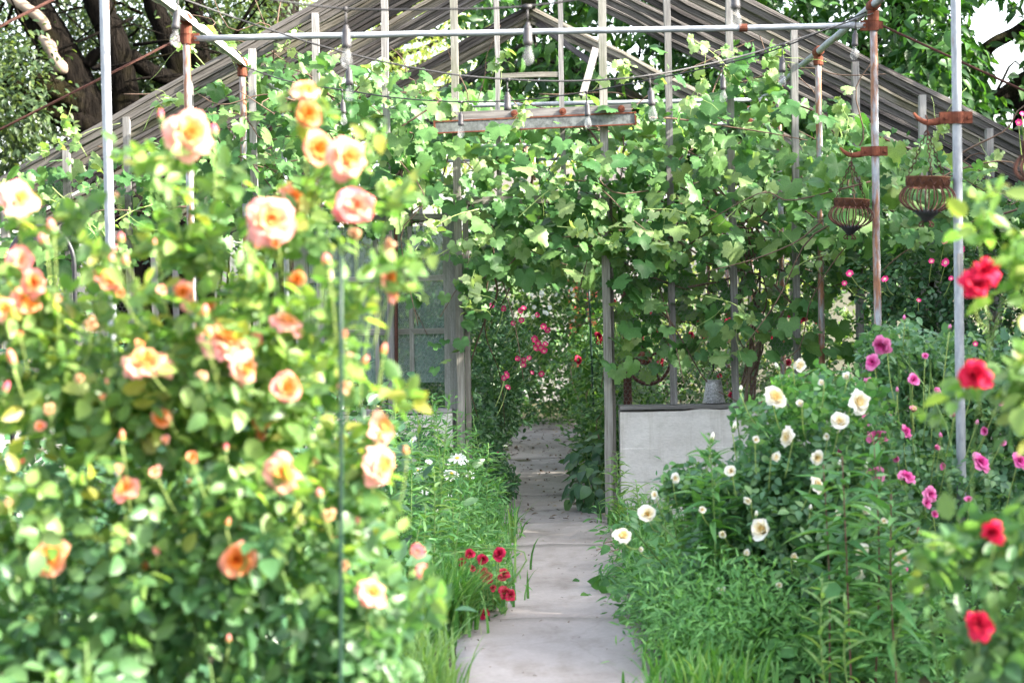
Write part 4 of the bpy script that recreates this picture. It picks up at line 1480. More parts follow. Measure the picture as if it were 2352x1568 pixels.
ob = [
    ('peach', 435, 310, 4.45, 62, (.35, -.9, .25)), ('peach', 700, 215, 4.5, 42, (.3, -.5, .75)), ('orange', 706, 262, 4.48, 32), ('orange', 728, 347, 4.5, 42),
    ('peach', 793, 365, 4.44, 48, (.5, -.8, .1)), ('peach', 620, 505, 4.4, 58, (.25, -.95, .1)), ('orange', 668, 465, 4.55, 42, (.7, -.2, .5)), ('coral', 815, 475, 4.42, 46, (.3, -.9, 0)),
    ('peach', 40, 462, 4.45, 52, (.6, -.6, .4)), ('coral', 45, 600, 4.5, 34), ('orange', 82, 652, 4.42, 32), ('orange', 58, 697, 4.45, 36, (.7, -.5, .4)), ('peach', 6, 712, 4.4, 30),
    ('orange', 240, 650, 4.5, 40, (.6, -.3, .8)), ('peach', 655, 748, 4.4, 42, (.4, -.3, .9)), ('peach', 515, 795, 4.38, 62, (.35, -.45, .8)), ('peach', 555, 845, 4.36, 36, (.8, -.5, .1)),
    ('peach', 335, 845, 4.36, 60, (.1, -.6, .75)), ('orange', 885, 652, 4.4, 42, (.95, -.25, .2)), ('orange', 655, 888, 4.36, 38), ('orange', 375, 962, 4.4, 28, (-.2, -.7, .2)),
    ('orange', 602, 965, 4.45, 24), ('peach', 868, 985, 4.4, 44, (.85, -.4, .3)), ('peach', 866, 1070, 4.36, 44, (.85, -.5, .1)), ('peach', 650, 1090, 4.33, 46, (0, -1, .2)),
    ('orange', 290, 1130, 4.36, 34, (-.2, -.6, .7)), ('orange', 740, 1062, 4.5, 20), ('orange', 115, 1283, 4.3, 43, (.05, -1, .1)), ('orange', 545, 1283, 4.3, 44, (.15, -1, -.1)),
    ('orange', 325, 1302, 4.5, 18), ('peach', 850, 1365, 4.35, 42, (.5, -.5, .5)), ('coral', 958, 1265, 4.4, 18), ('coral', 970, 1310, 4.4, 15),
    ('orange', 685, 640, 4.5, 22), ('coral', 588, 780, 4.45, 18), ('peach', 430, 700, 4.5, 18), ('orange', 420, 668, 4.5, 24), ('orange', 480, 700, 4.52, 16), ('orange', 600, 1000, 4.5, 14),
    ('bud_coral', 370, 283, 4.45, 13), ('bud_coral', 392, 425, 4.46, 12), ('bud_red', 52, 1072, 4.4, 12), ('bud_orange', 525, 1480, 4.35, 12), ('bud_orange', 430, 1115, 4.4, 10), ('bud_coral', 492, 318, 4.4, 18),
    ('bud_coral', 4, 910, 4.4, 18), ('bud_orange', 935, 1050, 4.35, 12), ('bud_orange', 270, 460, 4.45, 10),
]
for k in range(60):
    px, py = rng.uniform(0, 930), rng.uniform(520, 1300)
    if px > 1000 - py * .12: continue
    ob.append((random.choice(['orange_cup', 'peach_cup', 'spent', 'spent', 'bud_orange', 'bud_coral', 'bud_orange']), px, py, rng.uniform(4.2, 4.4), rng.uniform(8, 19), tuple(unit(rng.normal(size=3) * .6 + [.2, -.7, .4]))))
rose_bush('large sunlit apricot rose bush filling the left foreground', 'apricot_rose', (-.85, LY, 0), ell, 1650, .051, M['rose_leaf_near'], ob, 14, 300,
          [(435, 330, 4.47), (700, 250, 4.5), (795, 390, 4.47), (945, 420, 4.4), (960, 585, 4.35), (40, 480, 4.47), (300, 345, 4.5), (160, 470, 4.5), (230, 560, 4.45), (540, 400, 4.5), (850, 330, 4.5), (390, 420, 4.4), (870, 620, 4.35), (560, 600, 4.35), (320, 650, 4.35), (950, 900, 4.35), (980, 1380, 4.3), (620, 520, 4.43), (890, 1180, 4.3)],
          5, M['rose_leaf_sun'], .52, 'stem', .0024, shell=.15)

# red climbing rose at the right edge, out of focus
RY = 4.5
ell = [(*PY(2370, 620, RY, 80, 170, .12), .7), (*PY(2370, 900, RY, 90, 140, .12), .6), (*PY(2290, 1270, RY, 150, 70, .16), .9), (*PY(2310, 1470, RY, 130, 100, .16), .9), (*PY(2540, 1100, RY + .1, 150, 600, .2), 2.2)]
rose_bush('scarlet climbing rose blurred at the right picture edge', 'scarlet_rose', (P(2480, 1500, RY)[0], RY, 0), ell, 260, .052, M['rose_leaf_near'],
          [('red', 2262, 625, 4.4, 40), ('red', 2240, 655, 4.4, 36), ('red', 2240, 862, 4.4, 38), ('red', 2282, 1222, 4.35, 30), ('red', 2248, 1435, 4.35, 38, (-.2, -.8, .4))],
          6, 220, [(2200, 900, 4.45), (2120, 1310, 4.4), (2170, 1235, 4.4), (2250, 470, 4.5)], 5, M['rose_leaf_sun'], .5, 'stem', .002, shell=.2)

# ================================================================== RIGHT-HAND BED
CY = 8.35
ell = [(*PY(1885, 1010, CY, 170, 160, .45), 1.5), (*PY(1760, 1150, CY - .05, 130, 120, .4), 1.2), (*PY(1850, 1260, CY - .1, 290, 180, .5), 2.2), (*PY(1980, 1380, CY, 220, 170, .4), 1.2), (*PY(1590, 1120, CY + .1, 60, 50, .2), .2)]
cb = [('cream' if r > 21 and rng.random() < .75 else 'cream_cup', px, py, CY - d - .12, r * .92, tuple(unit(np.array([rng.normal(0, .6), -.8, rng.normal(.45, .4)])))) for (px, py, r, d) in [
    (1827, 838, 29, .0), (1778, 918, 36, .3), (1945, 868, 15, .2), (1963, 925, 38, .35), (1928, 973, 34, .42), (1815, 1005, 29, .42), (1870, 1117, 34, .5), (1755, 1218, 36, .5),
    (1680, 1083, 20, .35), (1875, 1050, 22, .42), (1775, 1050, 18, .4), (1722, 1148, 15, .42), (1548, 1100, 18, .2), (1505, 1138, 15, .2), (1980, 1275, 26, .5),
    (1985, 1175, 15, .5), (1660, 1222, 14, .42), (2028, 1197, 14, .5), (1658, 1360, 17, .45), (2070, 1282, 28, .5), (1975, 1310, 22, .5), (2120, 1350, 22, .48), (1790, 1345, 12, .5), (1487, 1183, 32, .3), (1428, 1233, 29, .35), (1470, 1262, 11, .3), (1840, 930, 14, .4), (1900, 1000, 13, .42), (1735, 1010, 14, .35), (1610, 1170, 13, .4), (1820, 1280, 14, .55), (1920, 1180, 12, .55), (1710, 1270, 12, .5), (1890, 880, 13, .3)]]
cb += [('bud_cream', px, py, CY - d, r) for (px, py, r, d) in [(1633, 1018, 11, .2), (1683, 993, 12, .2), (1790, 850, 9, .1), (1860, 1175, 9, .5), (1925, 1075, 9, .42), (1735, 1190, 8, .5), (2090, 1420, 11, .5), (1640, 1100, 8, .3), (1990, 1080, 9, .4), (1700, 900, 8, .2)]]
rose_bush('cream-white rose bush right of the path before the knee wall', 'cream_rose', (P(1830, 1480, CY)[0], CY, 0), ell, 2700, .045, M['rose_blue'], cb, 14, 300,
          [(1700, 930, CY), (1830, 870, CY), (1945, 900, CY), (1640, 1040, CY), (1490, 1200, CY - .2), (1440, 1245, CY - .2), (1545, 1110, CY)], 5, M['weed'], .08, 'stem', .004, shell=.35)

MY = 8.95
ell = [(*PY(2160, 940, MY + .55, 170, 170, .45), 1.8), (*PY(2130, 1150, MY, 250, 130, .55), 1.9), (*PY(2310, 1000, MY + .5, 190, 230, .45), 1.8), (*PY(2080, 830, MY + .6, 110, 90, .3), .6), (*PY(2240, 1330, MY - .2, 260, 160, .5), 1.6), (*PY(2560, 1150, MY, 260, 300, .6), 1.2)]
mbm = [('magenta' if r > 14 else 'magenta_cup', px, py, MY - d - .1, r, tuple(unit(np.array([rng.normal(0, .7), -.7, rng.normal(.35, .5)])))) for (px, py, r, d) in [
    (2030, 790, 28, .2), (2005, 832, 18, .2), (1990, 880, 26, .35), (2097, 873, 15, .4), (1970, 940, 23, .5), (2097, 943, 13, .5), (1990, 990, 15, .55), (2015, 1010, 25, .58), (2078, 992, 17, .55),
    (2010, 1095, 23, .62), (2080, 1100, 25, .62), (2132, 1135, 22, .6), (2125, 1155, 16, .62), (2248, 1065, 23, .6), (2070, 1298, 22, .75), (2210, 1240, 18, .6), (2105, 1220, 12, .6), (2115, 1295, 12, .6),
    (2150, 1030, 11, .6), (2060, 1050, 12, .6), (2225, 1150, 13, .6), (2175, 1290, 14, .7), (2035, 1160, 12, .65), (2265, 990, 13, .3), (2125, 820, 11, .2), (2150, 900, 12, .2), (2235, 880, 10, .1),
    (2340, 1060, 22, .6), (2300, 1020, 14, .5), (2170, 1070, 12, .55), (2145, 1182, 12, .6), (2295, 925, 12, .4), (2327, 1230, 12, .6), (1930, 1040, 10, .5), (2190, 955, 12, .4)]]
mbm += [('bud_magenta', px, py, MY - d, r) for (px, py, r, d) in [(2078, 740, 9, .2), (2060, 905, 7, .4), (2160, 1010, 8, .5), (2240, 980, 8, .4), (2045, 960, 8, .45), (2180, 760, 8, .2)]]
rose_bush('magenta rose bush around the foot of the rightmost pipe post', 'magenta_rose', (P(2160, 1450, MY)[0], MY, 0), ell, 3200, .045, M['rose_blue'], mbm, 14, 300,
          [(2035, 800, MY - .1), (2085, 750, MY), (2180, 770, MY), (2120, 800, MY), (2200, 820, MY)], 5, None, 0, 'stem', .004, shell=.35)

# dark climbing rose with hot-pink single flowers beyond the right posts
DYY = 12.2
ell = [(*PY(2130, 640, DYY, 170, 120, .35), 1.3), (*PY(2270, 720, DYY, 170, 160, .35), 1.4), (*PY(2060, 760, DYY + .2, 90, 110, .3), .6), (*PY(2420, 620, DYY, 120, 240, .4), .8), (*PY(2200, 880, DYY, 200, 120, .3), .8)]
dk = [('hotpink', px, py, DYY - .42, r) for (px, py, r) in [(2170, 553, 10), (2207, 572, 10), (2172, 603, 9), (1952, 629, 9), (2032, 640, 7), (2018, 645, 6), (2140, 600, 7), (1940, 650, 6), (2110, 690, 6), (2185, 640, 6), (2340, 282, 8), (2348, 262, 6), (2240, 790, 7)]]
rose_bush('dark glossy climbing rose with small pink flowers behind the right posts', 'climbing_rose', (P(2200, 1150, DYY)[0], DYY, 0), ell, 1300, .045, M['rose_dark'], dk, 10, 200, nl=5, cane_r=.005, shell=.35)

# dark shrub rose inside the doorway on the left
IY = 15.6
ell = [((-.50, IY, .95), (.48, .9, .62), 2.0), ((-.62, IY, .45), (.46, 1.1, .5), 1.4), ((-.35, IY + .5, .75), (.42, .6, .55), .8), ((-.52, 14.0, .40), (.27, .5, .42), .8), ((-.30, 14.0, .14), (.16, .5, .16), .3)]
ip = [('hotpink', px, py, IY - d, r * .8) for (px, py, r, d) in [(1128, 703, 8, .85), (1157, 708, 8, .85), (1195, 713, 8, .8), (1198, 735, 8, .8), (1203, 708, 7, .8), (1233, 723, 8, .5), (1178, 742, 8, .8), (1248, 750, 10, .5), (1258, 758, 9, .5), (1228, 779, 10, .5),
    (1236, 789, 10, .5), (1242, 798, 11, .5), (1250, 806, 10, .5), (1230, 799, 10, .5), (1253, 790, 8, .5), (1188, 823, 9, .8), (1203, 826, 8, .75), (1202, 838, 9, .75), (1163, 861, 10, .9), (1158, 868, 9, .9), (1166, 890, 8, .9), (1222, 856, 8, .6), (1244, 858, 9, .5), (1140, 1036, 7, 1.5), (1216, 822, 7, .7)]]
rose_bush('dark green shrub rose with hot-pink flowers just inside the doorway', 'shrub_rose', (-.5, IY, 0), ell, 3200, .042, M['rose_dark'], ip, 10, 250, nl=5, cane_r=.005, shell=.45)

# dark red roses inside on the right, backlit
EY = 17.0
ell = [((1.05, EY, .85), (.85, .9, .55), 1.6), ((.75, 15.6, .55), (.35, .8, .5), .8), ((2.2, EY + .6, .9), (.9, 1.0, .65), 1.5), ((.55, 18.8, .8), (.5, .8, .6), .7)]
er = []
for k in range(46):
    px, py = rng.uniform(1405, 1900), rng.uniform(690, 935)
    er.append(('crimson', px, py, rng.uniform(15.2, 16.4), rng.uniform(6, 11)))
er += [('crimson', 1375, 772, 16.6, 9), ('crimson', 1376, 784, 16.6, 8), ('crimson', 1327, 828, 17.0, 10), ('crimson', 1600, 733, 15.2, 11), ('crimson', 1618, 770, 15.2, 11)]
rose_bush('tangled rose thicket with dark red flowers inside the greenhouse right', 'red_rose_thicket', (1.1, EY, 0), ell, 1500, .045, M['inner'], er, 16, 200, nl=5, cane_mat='twig', cane_r=.006, shell=.2)

# crimson small rose by the path edge
KY = 9.3
ell = [(*PY(1085, 1340, KY, 85, 80, .22), 1.0), (*PY(1125, 1375, KY - .1, 45, 60, .15), .5)]
kr = [('crimson', px, py, KY - .24, r) for (px, py, r) in [(1078, 1272, 13), (1110, 1285, 15), (1147, 1272, 17), (1107, 1318, 15), (1156, 1317, 16), (1118, 1324, 14), (1142, 1278, 12), (1112, 1408, 16), (1160, 1362, 18), (1170, 1366, 15), (1060, 1290, 10), (770, 1228, 9), (1085, 1305, 9), (1132, 1350, 9)]]
rose_bush('small crimson rose leaning over the left path edge', 'crimson_rose', (P(1085, 1430, KY)[0], KY, 0), ell, 130, .045, M['weed_dark'], kr, 6, 200, nl=5, cane_r=.004, shell=.1)

# white-flowered shrub at the far end of the greenhouse
ell = [((-.25, 21.0, 1.3), (.75, .6, .8), 1.0), ((.75, 20.6, 1.2), (.8, .6, .9), 1.2), ((.75, 17.2, .75), (.34, .9, .65), 1.0), ((.70, 15.0, .5), (.24, .7, .5), .7), ((.15, 23.4, 1.0), (1.6, .5, 1.2), 1.5), ((.2, 22.2, .5), (1.0, .5, .5), .8), ((.72, 19.2, .5), (.42, 1.5, .55), 1.0), ((-.45, 19.4, .4), (.35, 1.4, .42), .7)]
wr = [('white', rng.uniform(1195, 1345), rng.uniform(620, 735), 20.3, rng.uniform(4, 6)) for _ in range(34)]
rose_bush('loose pale-flowered shrub at the far end of the greenhouse path', 'white_shrub', (.2, 21.5, 0), ell, 3600, .058, M['inner'], wr, 8, 120, nl=5, cane_mat='twig', cane_r=.006, shell=.2)

# ================================================================== GRAPEVINE
def poly_sample(poly, n):
    poly = np.array(poly, float)
    lo, hi = poly.min(0), poly.max(0)
    out = []
    while len(out) < n:
        p = rng.uniform(lo, hi)
        c = False
        for i in range(len(poly)):
            a, b = poly[i], poly[i - 1]
            if (a[1] > p[1]) != (b[1] > p[1]) and p[0] < (b[0] - a[0]) * (p[1] - a[1]) / (b[1] - a[1]) + a[0]: c = not c
        if c: out.append(p)
    return np.array(out)


def vine(label, base, regions, ncane, shoots, parts=300):
    root = empty('grapevine', base, label, 'vine', 'grapevines covering the greenhouse')
    Ms = []
    for (poly, n, y0, y1, smin, smax) in regions:
        q = poly_sample(poly, n)
        # clumping: pull towards a set of shoots
        Y = rng.uniform(y0, y1, n)
        clear = (np.abs(q[:, 0] - 1230) < 240) & (np.abs(q[:, 1] - 282) < 42) & (rng.random(n) < .85)
        Y = np.where(clear & (Y < 13.3), rng.uniform(12.95, 13.4, n), Y)      # leaves here hang behind the door track
        pos = Pn(q[:, 0], q[:, 1], Y)
        nn = unit(np.array([.15, -.55, .62]) + jit(n, .42))
        tt = unit(np.array([0, -.25, -1.0]) + jit(n, .55))
        Ms.append(frames(pos, nn, tt, smin * .8 + (smax * 1.28 - smin * .8) * rng.random(n) ** 1.5))
        k = min(ncane, n // 22)
        if q[:, 1].mean() > 640: k = 0
        for _ in range(k):
            i = rng.integers(0, n)
            p0 = pos[i]
            d = unit(np.array([rng.normal(0, 1), rng.normal(0, .2), rng.normal(0, .55)]))
            pts = [p0 + d * s + jit(1, .05)[0] + np.array([0, .12, -.25 * s * s]) for s in (0, .2, .45, .7, .95)]
            tube_obj('cane', spline(pts, 14), [rng.uniform(.004, .009), .003], M['cane'], root, 5)
    leaves(root, GRAPE, 'grape_leaf', np.concatenate(Ms), M['grape'], parts)
    # pale young shoots with small leaves and tendrils
    yM = []
    for (px, py, Y, dx, dy) in shoots:
        a = P(px, py, Y)
        L = math.hypot(dx, dy) * Y / F
        pts = spline([P(px, py, Y), P(px + dx * .5 + rng.normal(0, 8), py + dy * .5 - 12, Y - .05), P(px + dx, py + dy, Y - .1)], 12)
        tube_obj('shoot', pts, [.0035, .0018], M['stem_pale'], root, 5)
        q = pts[3:][rng.integers(0, 9, 7)]
        q = np.vstack([q, pts[-3:], pts[-3:]]) + jit(13, .015)
        s = np.concatenate([rng.uniform(.05, .085, 7), rng.uniform(.025, .045, 6)])
        yM.append(frames(q, unit(np.array([.1, -.5, .4]) + jit(13, .5)), unit(np.array([0, -.2, -.6]) + jit(13, .7)), s))
        for _ in range(2):
            i = rng.integers(4, 11)
            t = [pts[i]]
            d = unit(rng.normal(size=3)) * .02
            for s_ in range(10):
                d = d + jit(1, .006)[0] + np.array([0, 0, -.001])
                t.append(t[-1] + d * .8)
            tube_obj('tendril', t, .0012, M['stem_pale'], root, 4)
    if yM:
        leaves(root, GRAPE, 'young_grape_leaf', np.concatenate(yM), M['grape_young'], min(150, parts), rest='young_foliage')
    return root


F0, F1 = 12.6, 13.35
vine('grapevine smothering the left half of the greenhouse front', P(500, 1190, GY) * [1, 1, 0], [
    ([(-200, 420), (0, 385), (150, 365), (300, 335), (420, 290), (520, 240), (700, 220), (880, 225), (1000, 260), (1000, 470), (880, 520), (500, 600), (-200, 620)], 820, F0, F1 + .1, .055, .115),
    ([(560, 120), (760, 110), (900, 150), (1060, 170), (1060, 240), (600, 240)], 120, 12.7, 13.4, .045, .10),
    ([(430, 150), (600, 110), (760, 150), (900, 200), (760, 260), (480, 260)], 150, 13.2, 15.5, .07, .12),
    ([(250, 340), (700, 250), (1000, 230), (1000, 460), (500, 520)], 420, 13.4, 16.5, .08, .13)], 16,
    [(700, 130, 13.4, -130, -40), (560, 130, 13.0, -110, -60), (330, 300, 12.7, 70, -75), (200, 360, 12.7, -60, -90), (650, 110, 13.3, 40, -70), (470, 150, 12.8, -60, -60), (60, 380, 12.6, 80, -55), (260, 560, 12.4, -160, -110), (820, 230, 12.8, 60, -90), (120, 430, 12.4, 140, 180), (900, 250, 12.7, 90, -50), (350, 470, 12.3, -120, 60)])
vine('grapevine hanging over the doorway', P(1075, 1190, GY) * [1, 1, 0], [
    ([(880, 230), (1060, 190), (1100, 260), (1450, 230), (1480, 330), (1280, 340), (1000, 330), (960, 460), (880, 440)], 170, 12.5, 13.1, .055, .115),
    ([(990, 330), (1060, 330), (1280, 330), (1480, 330), (1480, 420), (1290, 430), (1060, 420), (990, 460)], 100, 12.5, 13.1, .06, .12),
    ([(1000, 420), (1300, 410), (1480, 380), (1480, 560), (1380, 600), (1250, 640), (1110, 640), (1070, 500)], 290, F0, F1, .06, .12),
    ([(1060, 560), (1120, 600), (1110, 720), (1060, 760)], 50, 12.7, 12.95, .05, .09),
    ([(900, 500), (1060, 540), (1060, 700), (940, 700)], 16, 12.7, 12.9, .05, .09),
    ([(1060, 440), (1400, 440), (1400, 640), (1080, 640)], 300, 13.4, 16.0, .08, .13),
    ([(990, 780), (1070, 760), (1060, 890), (1000, 870)], 6, 12.75, 12.9, .07, .10),
    ([(700, 190), (1000, 200), (1500, 230), (1700, 220), (1500, 330), (1000, 330)], 420, 15.5, 21.5, .09, .14)], 7,
    [(1150, 330, 12.6, 60, -100), (1000, 590, 12.6, 110, -40), (1130, 175, 12.8, 30, -50), (1360, 210, 12.7, 90, -60), (1280, 520, 12.4, 130, 40), (1190, 500, 12.4, 120, -90), (1100, 480, 12.4, -130, 60), (1420, 520, 12.3, 110, 40), (1090, 620, 12.6, -20, 90)])
vine('grapevine curtain over the right half of the greenhouse front', P(1650, 1190, GY) * [1, 1, 0], [
    ([(1440, 240), (1560, 250), (1680, 190), (1800, 190), (1830, 340), (1950, 370), (2100, 340), (2300, 410), (2600, 430), (2600, 620), (2000, 600), (1880, 550), (1700, 600), (1420, 640)], 980, F0, F1, .055, .12),
    ([(1400, 560), (1900, 520), (2080, 560), (2060, 640), (1900, 690), (1650, 740), (1420, 700)], 300, F0 + .2, F1, .055, .115),
    ([(1880, 330), (2100, 310), (2352, 420), (2500, 440), (2500, 560), (1900, 560)], 330, 11.7, 12.4, .055, .12),
    ([(1500, 110), (1560, 110), (1560, 260), (1500, 260)], 16, 12.7, 13.2, .04, .09),
    ([(1660, 90), (1820, 100), (1820, 220), (1660, 220)], 60, 12.7, 13.4, .04, .10),
    ([(1870, 230), (1960, 250), (2100, 300), (1900, 350)], 40, 12.4, 13.1, .045, .10),
    ([(1400, 690), (1900, 680), (1980, 800), (1700, 820), (1500, 860), (1400, 850)], 150, 12.6, 13.3, .055, .115),
    ([(1440, 260), (1900, 220), (2300, 430), (2200, 560), (1440, 560)], 560, 13.4, 16.5, .08, .13)], 14,
    [(1700, 190, 12.8, -110, -100), (1770, 190, 12.8, 25, -80), (2100, 400, 12.6, 80, -120), (2220, 440, 12.6, 80, -90), (1920, 330, 12.6, 10, -110), (1980, 420, 12.5, 130, -80), (1560, 260, 12.6, 60, -80), (1480, 480, 12.4, 150, 30), (1650, 520, 12.4, 120, -80), (1800, 640, 12.5, 130, -60), (2050, 480, 12.4, -140, 40), (1620, 680, 12.5, 110, 60)])
# bare woody vine stems on the right
vs = empty('vine_trunk', P(1740, 1190, 13.3) * [1, 1, 0], 'bundle of bare woody vine stems twisting up behind the knee wall', 'vine')
for k in range(9):
    x = 1690 + rng.normal(0, 14)
    pts = [P(x + rng.normal(0, 6), 1180, 13.3), P(1700 + rng.normal(0, 14), 940, 13.3), P(1730 + rng.normal(0, 16), 800, 13.25), P(1742 + rng.normal(0, 24), 680, 13.2), P(1720 + rng.normal(0, 60), 540, 13.1), P(1700 + rng.normal(0, 120), 430, 13.0)]
    tube_obj('cane', spline(pts, 24), [rng.uniform(.007, .014), .005], M['cane'] if k % 3 else M['twig'], vs, 6)

# ================================================================== HERBACEOUS PLANTS
def weed(label, base, h, nleaf, ll, lmat, smat='stem', lean=(0, 0), top=True, name='leafy_plant', shapes=None, key='lance', group=None, cat='plant', r=.004, rise=.35):
    base = np.array(base, float)
    root = empty(name, base, label, cat, group)
    tip = base + np.array([lean[0], lean[1], h])
    pts = spline([base - [0, 0, .03], base * .5 + tip * .5 + np.array([rng.normal(0, .015), rng.normal(0, .015), 0]), tip], 12)
    tube_obj('stem', pts, [r, r * .5], M[smat], root, 6)
    t = np.linspace(.12, 1, nleaf) ** .8
    p = np.stack([np.interp(t, np.linspace(0, 1, 12), pts[:, k]) for k in range(3)], 1)
    a = np.arange(nleaf) * 2.4 + rng.uniform(0, 6)
    d = np.stack([np.cos(a), np.sin(a), rise + .9 * t ** 6], 1) + jit(nleaf, .12)
    nn = unit(np.array([0, 0, 1.0]) - d * .35 + jit(nleaf, .2))
    s = ll * (1.05 - .55 * np.abs(t - .45) - .35 * (t > .93)) * rng.uniform(.85, 1.15, nleaf)
    Ms = frames(p, nn, unit(d), s)
    shapes = shapes or LANCE
    pick = rng.integers(0, len(shapes), nleaf)
    for i in range(nleaf):
        link('leaf', shared(key + str(pick[i]), shapes[pick[i]], lmat), None, root, Matrix(Ms[i].tolist()))
    return root, tip


ORD = ['first', 'second', 'third', 'fourth', 'fifth', 'sixth', 'seventh', 'eighth', 'ninth', 'tenth', 'eleventh', 'twelfth', 'thirteenth', 'fourteenth', 'fifteenth', 'sixteenth', 'seventeenth', 'eighteenth', 'nineteenth', 'twentieth', 'twenty-first', 'twenty-second', 'twenty-third', 'twenty-fourth', 'twenty-fifth', 'twenty-sixth']


def gpt(px, py, Y):
    p = P(px, py, Y); p[2] = 0; return p


# left bed between the apricot rose and the path: (px of foot, depth, height)
GL = 'leafy bright green plants in the left bed'
k = 0
spots = [(905, 9.2, .72), (940, 9.6, .80), (985, 9.3, .66), (1010, 10.0, .82), (960, 10.6, .95), (925, 11.2, 1.0), (1040, 10.2, .62), (1075, 10.6, .70), (1000, 11.3, .92), (1045, 11.6, .80), (1095, 11.2, .55), (1120, 10.9, .45), (900, 10.2, .95), (980, 12.0, .85), (1020, 12.2, .88), (1110, 11.9, .58), (1135, 11.5, .42), (880, 9.8, .9), (930, 8.7, .5), (1085, 12.3, .72), (960, 8.9, .55), (1050, 9.6, .48), (1025, 9.0, .5), (1070, 11.0, .62), (1125, 12.4, .6), (1005, 10.6, .85)]
order = np.argsort([s[0] for s in spots])
for k, i in enumerate(order):
    px, Y, h = spots[i]
    b = gpt(px, 1300, Y)
    lab = 'bright leafy plant in the left bed, %s from the apricot rose towards the path' % ORD[k]
    weed(lab, b, h, int(20 + h * 22), rng.uniform(.085, .12), M['weed'] if k % 3 else M['weed_pale'], lean=(rng.normal(.02, .04), rng.normal(0, .04)), group=GL)
# two slim pale shoots rising at the right
for (px, Y, h, lab) in ((1905, 6.9, .48, 'pale young shoot at the bottom right, taller of the pair'), (1960, 6.9, .40, 'pale young shoot at the bottom right, shorter of the pair')):
    weed(lab, gpt(px, 1568, Y), h, 24, .10, M['weed_pale'], lean=(-.02, 0), rise=.9, group='pale young shoots')
GR = 'dark stemmed leafy plants at lower right'
for n_, (px, Y, h, lab) in enumerate(((1905, 7.5, .82, 'leafy dark-stemmed plant before the magenta rose, leftmost of its group'), (1955, 7.4, .86, 'leafy dark-stemmed plant before the magenta rose, second from left'), (2010, 7.5, .92, 'tallest leafy dark-stemmed plant before the magenta rose'), (2060, 7.35, .72, 'leafy dark-stemmed plant before the magenta rose, rightmost of its group'))):
    weed(lab, gpt(px, 1540, Y), h, 40, .165, M['weed_dark'], 'stem_red', lean=(rng.normal(0, .03), 0), group=GR, rise=.25)
GT = 'tall lance-leaved plants beside the knee wall'
for (px, Y, h, lab) in ((1605, 8.1, .74, 'lance-leaved plant before the knee wall, left of the tallest one'), (1632, 7.95, .90, 'tallest lance-leaved plant before the knee wall'), (1660, 8.0, .76, 'lance-leaved plant before the knee wall, beside the cream rose'), (1560, 8.4, .55, 'low lance-leaved plant left of the tall ones by the knee wall'), (1520, 9.2, .60, 'slender lance-leaved plant beside the lowest cream roses'), (1432, 11.9, .52, 'upright narrow-leaved plant beside the right door post'), (1480, 10.6, .46, 'low bright plant near the left end of the knee wall')):
    weed(lab, gpt(px, 1450, Y), h, 52, .15 if h > .6 else .11, M['weed'] if h > .6 else M['weed_pale'], lean=(rng.normal(0, .03), 0), group=GT, rise=.5)
# dark heart-leaved plant inside by the right door post
for (x, y, h, lab) in ((.40, 13.5, .30, 'dark broad-leaved plant at the foot of the right door post'), (.44, 14.4, .45, 'dark broad-leaved plant farther along the inner path')):
    for _once in (0,):
        root = empty('broad_leaved_plant', (x, y, 0), lab, 'plant')
        n = 90
        pos, out = blob_points([((x, y, h * .45), (.20, .25, h * .55), 1)], n, .5)
        pos[:, 2] = np.maximum(pos[:, 2], .03)
        leaves(root, BROAD, 'broad', frames(pos, unit(out * .5 + [0, -.3, .6] + jit(n, .2)), unit(out + [0, -.2, -.5] + jit(n, .3)), rng.uniform(.07, .11, n)), M['rose_dark'], 90)
        for _ in range(5):
            tube_obj('stem', cane_path((x, y, -.02), (x + rng.normal(0, .1), y + rng.normal(0, .1), h * .8), .05, 6), .004, M['stem'], root, 5)

# daisies
dz = [(1050, 1052, 15), (1062, 1057, 12), (1080, 1090, 11), (1037, 1088, 14), (1030, 1095, 10), (1020, 1148, 9), (1035, 1143, 9), (960, 1080, 9), (948, 1010, 8), (1060, 1127, 6), (938, 1145, 6), (905, 1000, 8), (985, 1060, 7), (918, 1075, 7), (1000, 1170, 6), (975, 1130, 8), (890, 1040, 7), (1150, 985, 4)]
for k, (px, py, r) in enumerate(sorted(dz)[:17]):
    Y = 10.9 + rng.normal(0, .35)
    p = P(px, py, Y)
    root = empty('daisy', (p[0], Y, 0), 'white daisy in the left bed, %s from the left' % ORD[k], 'daisy', 'white daisies in the left bed')
    fo = unit(np.array([rng.normal(0, .3), -.5, .8]))
    link('daisy_bloom', random.choice(BLOOM['daisy']), None, root, axis_matrix(p, fo, r * 1.35 * Y / F))
    tube_obj('stem', spline([(p[0] + rng.normal(0, .05), Y + .05, 0), (p[0] + rng.normal(0, .02), Y + .03, p[2] * .6), tuple(p)], 8), .002, M['stem'], root, 5)


